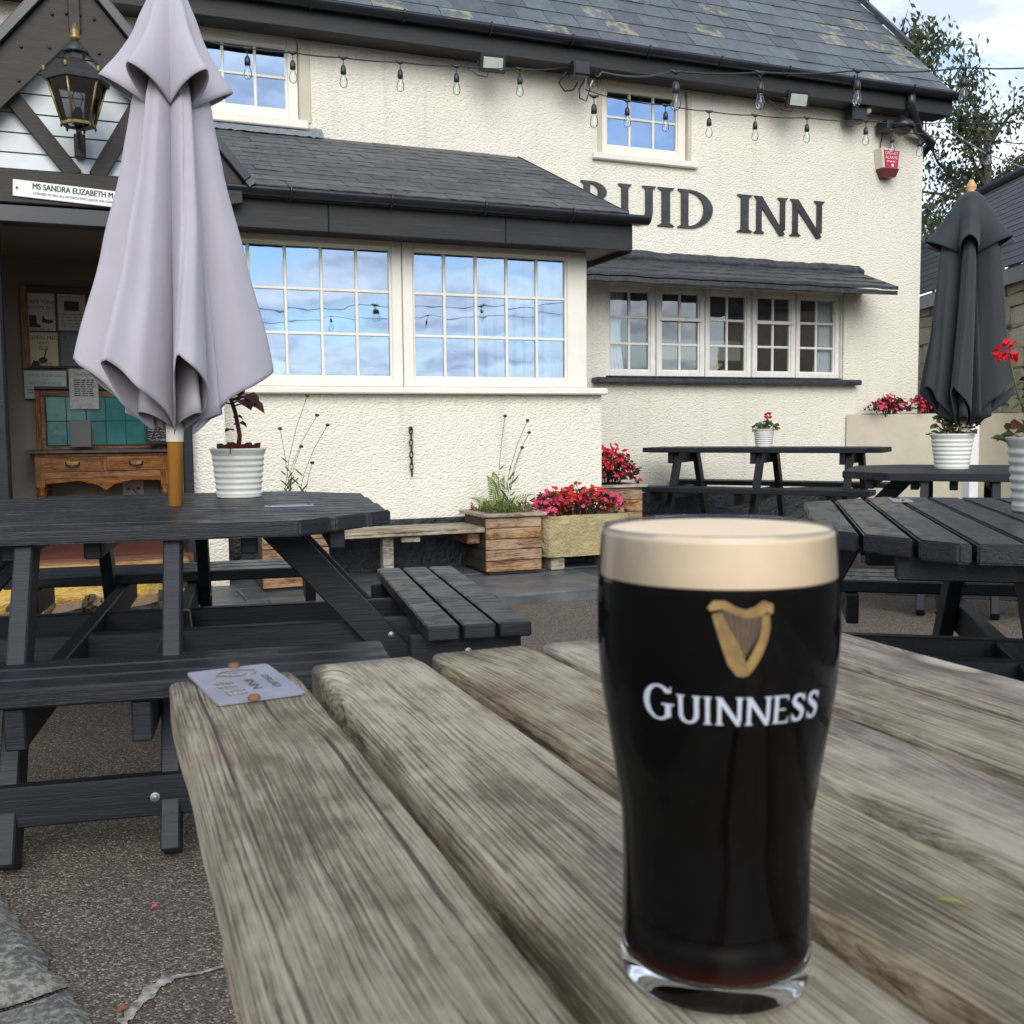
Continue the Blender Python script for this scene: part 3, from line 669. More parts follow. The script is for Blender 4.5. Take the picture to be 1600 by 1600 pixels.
# gutters, fascias
def gutter(x0, x1, y, z, r, step):
    b = MB(); n = 10
    def ring(x, rr_): return [V((x, y-rr_*math.cos(math.pi*k/n), z-rr_*math.sin(math.pi*k/n))) for k in range(n+1)]
    pr_ = ring(x0, r)+ring(x1, r)+ring(x0, r-.006)+ring(x1, r-.006); m_ = n+1
    fs = [(k, k+1, m_+k+1, m_+k) for k in range(n)]+[(2*m_+k+1, 2*m_+k, 3*m_+k, 3*m_+k+1) for k in range(n)]
    fs += [(0, m_, 3*m_, 2*m_), (n, 2*m_+n, 3*m_+n, m_+n)]
    b.add(pr_, fs, True); b.add(ring(x0, r), [tuple(range(n+1))]); b.add(ring(x1, r), [tuple(range(n+1))])
    go = wpart(b, 'gutter', 'gutter', recalc=False); x = x0+step*.6
    c = MB()
    while x < x1-.1:
        c = MB(); p = [V((x, y-(r+.006)*math.cos(math.pi*k/n), z-(r+.006)*math.sin(math.pi*k/n))) for k in range(n+1)]; c.tube([p[0]+V((0, .02, .012))]+p, .009, 5); wpart(c, 'bracket', 'gutter', go); x += step
gutter(-4.6, 8.03, 7.975, 4.232, .062, .72); gutter(.74, 3.555, 6.325, 2.442, .055, .62)
b = MB().box(-4.6, 7.93, 8.03, 8.05, 4.035, 4.20, .004); wpart(b, 'fascia', 'fascia'); wpart(MB().box(-4.6, 7.93, 8.05, 8.298, 4.05, 4.07), 'soffit', 'fascia')
b = MB()
for xa, xb in ((.70, 1.35), (1.353, 2.52), (2.523, 3.462)): b.box(xa, xb, 6.375, 6.40, 2.216, 2.40, .004)
b.box(3.44, 3.463, 6.40, 8.29, 2.20, 2.42, .003); wpart(b, 'bay_fascia', 'fascia'); wpart(MB().box(.70, 3.44, 6.40, YB+.3, 2.235, 2.255), 'bay_soffit', 'fascia')
vg = MB(); vg.beam((3.392, 6.31, 2.448), (3.392, 8.28, 3.300), .012, .03); wpart(vg, 'bay_verge', 'fascia')
b = MB()
def fl(u, v): return V((.72+u*1.0, 8.297-.10*(1-v)-.006*mnoise.noise(V((u*40, v*4, 0))), 3.318-.043*(1-v)+.012+.010*mnoise.noise(V((u*30, v*5, 2)))+v*.05))
b.grid(fl, 60, 6); wpart(b, 'lead_flashing', 'lead', recalc=False)
# bay masonry
b = wall_face(.56, 3.357, 0, 1.238, YB, []); b.add([(3.357, YB, 0), (3.357, YM, 0), (3.357, YM, 1.238), (3.357, YB, 1.238)], [(0, 1, 2, 3)]); b.add([(.56, YB, 1.238), (3.357, YB, 1.238), (3.357, YB+.3, 1.238), (.56, YB+.3, 1.238)], [(0, 1, 2, 3)])
wpart(b, 'bay_wall', 'cream', recalc=False)
wpart(MB().box(3.20, 3.2445, YB+.072, YM-.01, 1.24, 2.25, .004), 'bay_side', 'upvc')
# felt topped canopy over the old window
def canopy():
    a = MB()
    def sl(k, n, ya, za_, yb, zb, th):
        def fn(u, v):
            x0_, x1_ = 3.40, 6.88+.20*(1-k/4); x = x0_+(x1_-x0_)*u; q = math.sin(u*60)*.0
            nz = .012*mnoise.noise(V((u*16, k*3, 0)))+.006*mnoise.noise(V((u*50, k*5, 4)))
            prof = [(0, 0), (.0, th), (1, th), (1, 0)][v if isinstance(v, int) else 0]
            return V((x, ya+(yb-ya)*prof[0], za_+(zb-za_)*prof[0]+prof[1]+nz))
        N = 60; vs = [fn(i/N, j) for j in range(4) for i in range(N+1)]; m_ = N+1
        fs = [(j*m_+i, j*m_+i+1, ((j+1) % 4)*m_+i+1, ((j+1) % 4)*m_+i) for j in range(4) for i in range(N)]+[(0, m_, 2*m_, 3*m_), (N, m_+N, 2*m_+N, 3*m_+N)]
        b_ = MB().add(vs, fs); return b_
    co = wpart(sl(0, 4, 7.80, 2.235, YM-.005, 2.31, .038), 'canopy', 'felt')
    for k, (ya, z, yb, zb) in enumerate(((7.79, 2.282, 8.1, 2.40), (7.90, 2.335, 8.2, 2.45), (8.01, 2.385, 8.25, 2.48), (8.10, 2.43, 8.27, 2.50)), 0): wpart(sl(k, 4, ya, z, yb, zb, .030), 'canopy_board', 'felt', co)
    t = MB(); path = []
    for i in range(70):
        u = i/69; path.append(V((3.4+(6.95-3.4)*u, 8.235+.01*mnoise.noise(V((u*20, 0, 0))), 2.505+.018*mnoise.noise(V((u*14, 3, 0)))+.02*(1-u))))
    path += [V((7.00, 8.24, 2.49)), V((7.03, 8.25, 2.45))]
    t.tube(path, [.062+.012*mnoise.noise(V((i*.7, 0, 5))) for i in range(70)]+[.055, .03], 10); wpart(t, 'felt_roll', 'felt', co)
canopy()
# curtains and things inside seen through the panes
def curtain(x0, x1, z0, z1, y, mat, folds, gather=0.0):
    b = MB()
    def fn(u, v):
        k = 1-gather*math.sin(math.pi*min(1, v*1.0))*.5
        return V((x0+(x1-x0)*u*k, y+.018*math.sin(u*folds*2*math.pi+v*1.5), z1+(z0-z1)*v))
    b.grid(fn, folds*8, 10); return b.build('curtain', M[mat], pub, world=True, recalc=False)
curtain(4.30, 4.50, 1.50, 2.27, YM+.13, 'curtain', 5, .5); curtain(6.83, 6.60, 1.50, 2.27, YM+.13, 'curtain', 5, .5)
for x in lin(2.45, 3.12, 9)[:9]: wpart(MB().box(x, x+.045, YB+.30, YB+.305, 1.30, 2.2), 'blind_strip', 'bluestripe')

tag(MB().box(5.02, 6.02, YM+.52, YM+.58, 1.66, 1.86, .006).build('settle_back', M['offwhite']), 'long cream board back standing inside behind the old window', 'furniture')
def ornament():
    b = MB()
    for k in range(9):
        a = R(-75+150*k/8); r_ = .26-.05*abs(k-4)/4; b.prism([(.06*math.sin(a)+.012*math.cos(a), .05*math.cos(a)), (r_*math.sin(a)+.035*math.cos(a), .75*r_*math.cos(a)), (r_*1.1*math.sin(a), .80*r_*math.cos(a)), (r_*math.sin(a)-.035*math.cos(a), .75*r_*math.cos(a)), (.06*math.sin(a)-.012*math.cos(a), .05*math.cos(a))], lambda p, q, d: V((5.50+p, d+k*.001, 1.47+q)), YM+.30, YM+.32)
    tag(b.build('carved_crest', M['palewood']), 'fan shaped pale carved crest standing on the inner window sill', 'ornament')
ornament()

# ------------------------------------------------------------------ porch (part of the inn)
AX, AZ, TP = -.05, 3.51, math.tan(R(50.2))
def porch():
    def barge(sgn):
        zc_ = .345; xe = .875
        poly = [(AX, AZ), (AX+sgn*xe, AZ-xe*TP), (AX+sgn*xe, AZ-xe*TP-.12), (AX+sgn*(xe-.10), AZ-xe*TP-.14), (AX, AZ-zc_)]
        b = MB().prism(poly, lambda p, q, d: V((p, d, q)), 6.285, 6.33+(.002 if sgn > 0 else 0)); return wpart(b, 'bargeboard', 'browndark')
    for s_ in (-1, 1):
        bo = barge(s_); d = V((s_*math.cos(R(50.2)), 0, -math.sin(R(50.2)))); n_ = V((s_*math.sin(R(50.2)), 0, math.cos(R(50.2))))
        b = MB().beam(V((AX, 6.27, AZ))+n_*.03-d*.03, V((AX, 6.27, AZ))+d*1.38+n_*.03, .05, .06, .004, (0, 1, 0)); wpart(b, 'barge_capping', 'gutter', bo)
        for t in (.25, .5, .75, 1.0, 1.2):
            wpart(MB().tube([V((AX, 6.287, AZ))+d*t-n_*.07, V((AX, 6.277, AZ))+d*t-n_*.07], .009, 8), 'bolt', 'iron', bo)
            wpart(MB().tube([V((AX, 6.287, AZ))+d*(t-.1)-n_*.17, V((AX, 6.277, AZ))+d*(t-.1)-n_*.17], .009, 8), 'bolt', 'iron', bo)
        p0 = V((AX, 0, AZ)) + n_*.06; q = [p0+V((0, 6.25, 0)), p0+d*1.42+V((0, 6.25, 0)), p0+d*1.42+V((0, 8.29, 0)), p0+V((0, 8.29, 0))]
        wpart(MB().add(q+[v-n_*.05 for v in q], [(0, 1, 2, 3), (7, 6, 5, 4), (0, 4, 5, 1), (1, 5, 6, 2), (2, 6, 7, 3), (3, 7, 4, 0)]), 'porch_roof', 'slate2')
    wpart(MB().box(-.075, -.015, 6.262, 6.283, 3.19, 3.56, .004), 'king_post', 'browndark')
    go = wpart(MB().add([(AX-.85, 6.425, 2.44), (AX+.85, 6.425, 2.44), (AX, 6.425, 3.45)], [(0, 1, 2)]), 'gable', 'browndark', recalc=False)
    z = 2.44
    while z < 3.2:
        z1 = min(z+.108, 3.3); xa = max(0, (AZ-.12-z)/TP); xb = max(0, (AZ-.12-z1)/TP)
        wpart(MB().prism([(AX-xa, z+.003), (AX+xa, z+.003), (AX+xb, z1-.003), (AX-xb, z1-.003)], lambda p, q, d: V((p, d-.008*(q-z)/.1*-1, q)), 6.40, 6.415), 'cladding_board', 'cladding', go); z += .108
    for a, c in (((-.43, 2.90), (-.075, 2.435)), ((.30, 2.90), (.035, 2.435))):
        wpart(MB().beam((a[0], 6.365, a[1]), (c[0], 6.365, c[1]), .045, .088, .004), 'strut', 'browndark')
    wpart(MB().box(-.95, .60, 6.30, 6.42, 2.255, 2.44, .006), 'lintel', 'browndark'); wpart(MB().box(-.95, .62, 6.32, 6.46, 2.155, 2.252, .006), 'lintel', 'gutter')
    wpart(MB().box(-.64, -.475, 6.33, 6.46, .06, 2.155, .012), 'post', 'black'); wpart(MB().box(.452, .505, 6.34, 6.44, .06, 2.155, .006), 'post', 'black')
    b = MB().box(.506, .70, 6.42, 8.28, .05, 2.25); wpart(b, 'porch_wall', 'cream')
    b = MB(); b.add([(-.80, 8.285, .2), (.51, 8.285, .2), (.51, 8.285, 2.3), (-.80, 8.285, 2.3)], [(0, 1, 2, 3)]); b.box(.487, .5055, 6.44, 8.28, .2, 2.3); b.box(-.90, -.80, 6.46, 8.28, .05, 2.3)
    wpart(b, 'porch_lining', 'porchwall', recalc=False)
    wpart(MB().box(-.80, .487, 6.46, 8.28, 2.262, 2.29), 'porch_ceiling', 'porchwall')
    wpart(MB().box(-.80, .487, 6.33, 8.28, .05, .285), 'porch_floor', 'terracotta')
    wpart(MB().box(-.80, .452, 6.17, 6.325, .20, .27, .01), 'threshold', 'threshold')
    # big lichen covered step stone
    def fn(u, v):
        x = -1.0+1.30*u; sec = [(6.165, .262), (5.99, .255), (5.93, .235), (5.915, .18), (5.90, .12), (5.92, .05)]; t = v*5; k = min(int(t), 4); f = t-k
        y = sec[k][0]*(1-f)+sec[k+1][0]*f; z = sec[k][1]*(1-f)+sec[k+1][1]*f; q = V((x*5, y*5, z*5))
        end = .10*max(0, u-.92)/.08
        return V((x, y+.022*mnoise.noise(q)+end, z+.018*mnoise.noise(q*1.7+V((3, 0, 0)))-end*.6))
    wpart(MB().grid(fn, 60, 26), 'step', 'ochre', recalc=False)
porch()
# downpipe in the corner by the porch
b = MB().tube([(.635, 6.52, .06), (.635, 6.52, 2.30), (.66, 6.40, 2.40)], .036, 12); dp = wpart(b, 'downpipe', 'gutter')
for z in (.5, 1.1, 1.75): wpart(MB().lathe([(.036, z-.03), (.043, z-.03), (.043, z+.03), (.036, z+.03)], 12, (.635, 6.52)), 'collar', 'gutter', dp)
wpart(MB().tube([(.705, 6.55, .06), (.703, 6.55, .9)], .006, 6), 'conduit', 'whitepaint', dp)
# downpipe at the far corner of the eaves
p = [P(1422, 165, Y=8.0), P(1422, 180, Y=8.02), P(1456, 205, Y=8.2), P(1457, 240, Y=8.26), P(1457, 270, Y=8.28)]
wpart(MB().tube([V((7.37, 7.99, 4.19)), V((7.37, 8.0, 4.08)), V((7.62, 8.16, 3.90)), V((7.90, 8.27, 3.84)), V((7.93, 8.45, 3.76)), V((7.89, 8.65, 3.6)), V((7.88, 8.65, .05))], .045, 12), 'downpipe', 'gutter')

# ------------------------------------------------------------------ neighbouring barn
def barn():
    A0, D = V((8.9, 8.0, 0)), V((.364, .931, 0)); N_ = V((-.931, .364, 0))
    bn = thing('stone_barn', 'buff rubble stone outbuilding with dark slate roof behind the black parasol', 'building', A0, 0)
    def q(s, z, d=0): return A0+D*s+N_*d+V((0, 0, z))
    s0, s1 = -3.2, 5.0; ze = 2.60
    wall = MB().add([q(s0, 0), q(s1, 0), q(s1, ze), q(s0, ze), q(s0, 0, -3.4), q(s1, 0, -3.4), q(s1, ze, -3.4), q(s0, ze, -3.4)], [(0, 1, 2, 3), (4, 7, 6, 5), (1, 5, 6, 2), (0, 3, 7, 4)]).build('wall', M['mortar'], bn, world=True)
    rr = random.Random(9); z = .03; shp = []
    for k in range(7):
        r2 = random.Random(k+40); bm = bmesh.new(); bmesh.ops.create_cube(bm, size=1.0); bmesh.ops.bevel(bm, geom=bm.edges[:], offset=.12, segments=1, affect='EDGES')
        for v in bm.verts: v.co += V((r2.uniform(-.05, .05), r2.uniform(-.10, .10), r2.uniform(-.06, .06)))
        me = bpy.data.meshes.new('stone'); bm.to_mesh(me); bm.free(); me.materials.append(M['barnstone']); shp.append(me)
    ang = math.atan2(D.y, D.x); inv = WM[bn.name].inverted(); cnt = 0
    while z < ze-.05:
        h = rr.uniform(.13, .27); h = min(h, ze-z); s = -2.9+rr.uniform(-.2, 0)
        while s < 3.4:
            l = rr.uniform(.20, .62)
            c = q(s+l/2, z+h/2, .006+rr.uniform(0, .016))
            if seen(c, 25):
                o = link('stone', rr.choice(shp), None, wall, inv @ c, (R(rr.uniform(-3, 3)), R(rr.uniform(-4, 4)), ang)); o.scale = (l-.012, .07, h-.012); cnt += 1
            s += l
        z += h
    # roof: courses of slate
    ra = V((D.x, D.y, 0)); up = (-N_*math.cos(R(44))+V((0, 0, math.sin(R(44))))).normalized(); nr = ra.cross(up).normalized(); nr = nr if nr.z > 0 else -nr
    e0 = q(s0-.2, ze+.02, .16); Lr = s1-s0+.4
    ro = MB().add([e0, e0+ra*Lr, e0+ra*Lr+up*2.5, e0+up*2.5], [(0, 1, 2, 3)]).build('roof', M['barnroof'], bn, world=True, recalc=False)
    k = 0; t = 0.0
    while t < 2.35:
        a = e0+up*t+nr*.012; bb = MB(); v = [a, a+ra*Lr, a+ra*Lr+up*.26-nr*.008, a+up*.26-nr*.008]
        bb.add(v+[x-nr*.008 for x in v], [(0, 1, 2, 3), (7, 6, 5, 4), (0, 4, 5, 1), (1, 5, 6, 2), (2, 6, 7, 3), (3, 7, 4, 0)]); bb.build('slate_course', M['barnroof'], ro, world=True); t += .155
    MB().tube([e0+up*2.48+nr*.03, e0+ra*Lr+up*2.48+nr*.03], .075, 8).build('ridge', M['barnroof'], bn, world=True)
    MB().beam(e0-V((0, 0, .09))-N_*.05, e0+ra*Lr-V((0, 0, .09))-N_*.05, .03, .17, .004).build('fascia', M['gutter'], bn, world=True)
barn()

# ------------------------------------------------------------------ trees
def tree(name, label, base, h, spread, seed, nbr, leaves, lean=V((0, 0, 0)), low=.35, droop=1.0, llen=.11):
    rr = random.Random(seed); t = thing(name, label, 'tree', base, 0, 'trees behind the inn')
    tr = MB(); tips = []
    trunk = [V((0, 0, -.1))]
    for i in range(1, 9): trunk.append(V((lean.x*i/8+.12*mnoise.noise(V((i, seed, 0))), lean.y*i/8+.12*mnoise.noise(V((i, seed, 5))), h*.8*i/8)))
    tr.tube(trunk, [h*.03*(1-.09*i) for i in range(9)], 8)
    tr.build('trunk', M['bark'], t)
    br = MB()
    for k in range(nbr):
        f = low+(1-low)*rr.random()**.8; i = f*8; j = min(int(i), 7); p0 = trunk[j].lerp(trunk[j+1], i-j)
        az = rr.random()*6.283; ln = spread*(1.15-f*.55)*rr.uniform(.55, 1.1); d = V((math.cos(az), math.sin(az), rr.uniform(.25, .95)+.3*f)).normalized()
        path = [p0]; pp = p0.copy()
        for m_ in range(7):
            d = (d+V((rr.uniform(-.22, .22), rr.uniform(-.22, .22), rr.uniform(-.16, .12)))).normalized(); pp = pp+d*ln/7; path.append(pp.copy())
        br.tube(path, [.045*h/8*(1-m_/8) for m_ in range(8)], 5)
        for m_ in range(2, 8):
            for z in range(3):
                d2 = (d+V((rr.uniform(-1, 1), rr.uniform(-1, 1), rr.uniform(-.5, .8)))).normalized(); l2 = ln*rr.uniform(.14, .34); q = [path[m_], path[m_]+d2*l2*.5, path[m_]+d2*l2+V((0, 0, -.1*l2))]
                br.tube(q, [.016*h/8, .010*h/8, .004], 4); tips += [q[1], q[2], q[1].lerp(q[2], .5)]
    br.build('branches', M['bark'], t)
    lf = MB(); vs = []; fs = []
    for n_ in range(leaves):
        c = rr.choice(tips)+V((rr.gauss(0, .13), rr.gauss(0, .13), rr.gauss(0, .12)-.08*droop))*h/8
        a = rr.random()*6.283; dn = V((math.cos(a)*.55, math.sin(a)*.55, -droop*rr.uniform(.3, 1.2))).normalized(); l = llen*rr.uniform(.6, 1.35); sd = dn.cross(V((rr.uniform(-1, 1), rr.uniform(-1, 1), rr.uniform(-1, 1)))).normalized()*l*.21
        o = len(vs); vs += [c, c+dn*l*.45+sd, c+dn*l, c+dn*l*.45-sd]; fs.append((o, o+1, o+2, o+3))
    lf.add(vs, fs); lf.build('crown', M['treeleaf'], t, recalc=False)
tree('tree', 'tall drooping leafed tree rising behind the inn gable', V((12.0, 16.0, 0)), 8.6, 3.5, 4, 58, 52000, V((.4, 0, 0)), .28, 1.1, .125)
tree('tree', 'thin airy tree beyond the barn roof, partly behind the festoon lights', V((15.8, 15.2, 0)), 8.2, 2.7, 8, 30, 11000, V((.3, .2, 0)), .3, .8, .11)
tree('tree', 'dark lower tree filling the gap between inn corner and barn roof', V((12.6, 17.4, 0)), 6.6, 2.8, 15, 50, 46000, V((0, 0, 0)), .15, 1.0, .13)

# ================================================================== OBJECTS
def text_mb(s, size, align='LEFT', bold=.0):
    cu = bpy.data.curves.new('t', 'FONT'); cu.body = s; cu.offset = bold*size; cu.size = size; cu.align_x = align; cu.resolution_u = 3
    o = bpy.data.objects.new('t', cu); col.objects.link(o); dg = bpy.context.evaluated_depsgraph_get(); me = bpy.data.meshes.new_from_object(o.evaluated_get(dg))
    b = MB(); b.add([v.co.copy() for v in me.vertices], [tuple(p.vertices) for p in me.polygons])
    bpy.data.objects.remove(o); bpy.data.meshes.remove(me); bpy.data.curves.remove(cu); return b
def text_on(s, size, origin, xdir, zdir, mat, parent, align='LEFT', name='lettering'):
    b = text_mb(s, size, align); b.v = [origin+xdir*v.x+zdir*v.y for v in b.v]
    return b.build(name, M[mat], parent, world=True, recalc=False)
X_, Z_ = V((1, 0, 0)), V((0, 0, 1))

# ------------------------------------------------------------------ tables
def bolt(p, n, r=.011):
    r *= .85
    n = V(n).normalized(); b = MB(); q = n.to_track_quat('Z', 'Y').to_matrix().to_4x4(); Mx = Matrix.Translation(V(p)) @ q
    l = MB().lathe([(r, 0), (r, .0025), (r*.62, .0035), (r*.55, .006), (0, .0075)], 12); b.add([Mx @ v for v in l.v], l.f, False); return b
def octo_table(name, label, cx, cy, rz, ztop=.765, zs=.45, h=.70, cl=.27, wet='blackwet', legs=True, base=0.0, plate=None):
    t = thing(name, label, 'picnic table', (cx, cy, base), rz, 'black eight seat picnic tables'); n = 14; pw = 2*h/n; th = .042
    ztop -= base; zs -= base
    for i in range(n):
        y0, y1 = -h+i*pw+.005, -h+(i+1)*pw-.005
        def lim(y): return h if abs(y) <= h-cl else h-(abs(y)-(h-cl))
        ys = [y0]+[k for k in (-(h-cl), h-cl) if y0 < k < y1]+[y1]
        poly = [(lim(y)+.004*(i % 3-1), y) for y in ys]+[(-lim(y)+.003*(i % 2), y) for y in reversed(ys)]
        bm = bmesh.new(); vv = [bm.verts.new((p, q, ztop-th)) for p, q in poly]; f = bm.faces.new(vv); ex = bmesh.ops.extrude_face_region(bm, geom=[f])
        bmesh.ops.translate(bm, vec=(0, 0, th), verts=[v for v in ex['geom'] if isinstance(v, bmesh.types.BMVert)]); bmesh.ops.recalc_face_normals(bm, faces=bm.faces)
        bmesh.ops.bevel(bm, geom=bm.edges[:], offset=.0045, segments=2, affect='EDGES')
        me = bpy.data.meshes.new('board'); bm.to_mesh(me); bm.free(); link('board', me, M[wet], t)
    zu = ztop-th
    for x in (-.54, -.30, -.10, .10, .30, .54):
        e = (h-.13) if abs(x) < h-cl else h-(abs(x)-(h-cl))-.06
        MB().box(x-.022, x+.022, -e, e, zu-.055, zu-.001, .004).build('batten', M['black'], t)
    dz = .003
    for k in (0, 1):
        Mx = Matrix.Rotation(R(90)*k, 4, 'Z')
        for sx in ((-.20, .062) if k == 0 else (-.19, .19)):
            b = MB().box(sx-.022, sx+.022, -1.06, 1.06, zs-.045-.095-dz*k, zs-.046-dz*k, .004, Mx); b.build('seat_bearer', M['black'], t)
            for sy in (-1, 1):
                o_ = sx+(.046 if sx > 0 else -.046)
                b = MB().beam(Mx @ V((o_, sy*(.62 if k == 0 else .36), zu-.002)), Mx @ V((o_, sy*.985, .02)), .044, .092, .004, Mx.to_3x3() @ V((0, 0, 1)))
                b.build('leg', M['black'], t)
                bolt(Mx @ V((o_+(.023 if sx > 0 else -.023), sy*.72, zs-.09)), Mx.to_3x3() @ V((1 if sx > 0 else -1, 0, 0))).build('bolt', M['bolt'], t)
        for sy in (-1, 1):
            for j in range(3):
                yy = sy*(.775+.105*j+.0475); b = MB().box(-.63, .63, yy-.0465, yy+.0465, zs-.043, zs, .005, Mx); b.build('seat_board', M[wet], t)
            b = MB().box(-.42, .50, sy*.952-.021, sy*.952+.021, .105, .20, .004, Mx); b.build('stretcher', M['black'], t)
            for ex in (-.52, .52):
                b = MB().box(ex-.02, ex+.02, min(sy*.74, sy*1.07), max(sy*.74, sy*1.07), zs-.045-.10, zs-.0445, .004, Mx); b.build('seat_cleat', M['black'], t)
                bolt(Mx @ V((ex+.0205*(1 if ex > 0 else -1), sy*.91, zs-.095)), Mx.to_3x3() @ V((1 if ex > 0 else -1, 0, 0)), .012).build('bolt', M['bolt'], t)
            bolt(Mx @ V((.075, sy*.974, .152)), Mx.to_3x3() @ V((0, sy, 0)), .013).build('bolt', M['bolt'], t)
    if plate:
        b = MB().box(plate[0]-.075, plate[0]+.075, plate[1]-.03, plate[1]+.03, ztop+.0005, ztop+.003, .001); po = b.build('name_plate', M['plate'], t)
        for dx_ in (-.06, .06): bolt((plate[0]+dx_, plate[1], ztop+.003), (0, 0, 1), .006).build('screw', M['rust'], po)
    return t
th8 = R(-8); u8, v8 = V((math.cos(th8), math.sin(th8))), V((-math.sin(th8), math.cos(th8)))
LT = u8*-.335+v8*3.44
octo_table('picnic_table', 'blue-black painted square picnic table that the lilac closed parasol stands through', LT.x, LT.y, th8, plate=(.42, -.16))
RTc = V((2.33, 1.86))
octo_table('picnic_table', 'blue-black painted picnic table just beyond the pint with boards pointing at the viewer', RTc.x, RTc.y, R(-36+90), zs=.475, plate=(.52, .40))
octo_table('picnic_table', 'blue-black picnic table under the closed black parasol', 4.816, 4.656, R(-45), ztop=.737, zs=.43, wet='black')

def wall_table():
    t = thing('picnic_table', 'long black picnic table on three trestles against the cream wall', 'picnic table', (5.10, 7.14, .06), R(-51))
    z = .83-.06; L2 = .98
    for i in range(6):
        y0 = -.34+i*.1145; cut = .10 if i in (0, 5) else 0
        MB().box(-L2+cut, L2-cut, y0, y0+.107, z-.04, z, .004).build('board', M['black'], t)
    for x in (-.70, 0, .70):
        MB().box(x-.022, x+.022, -.30, .30, z-.13, z-.041, .003).build('batten', M['black'], t)
        MB().box(x-.068, x-.024, -.74, .74, .33, .42, .003).build('seat_bearer', M['black'], t)
        for s in (-1, 1):
            MB().beam((x+.046, s*.22, z-.045), (x+.046, s*.55, .01), .044, .092, .003).build('leg', M['black'], t)
            bolt((x-.07, s*.60, .375), (-1, 0, 0)).build('bolt', M['bolt'], t); bolt((x-.024, s*.2, z-.085), (-1, 0, 0)).build('bolt', M['bolt'], t)
    for s in (-1, 1):
        for j in range(2): yy = s*(.51+.135*j); MB().box(-L2, L2, yy-.06, yy+.06, .422, .462, .004).build('seat_board', M['black'], t)
wall_table()

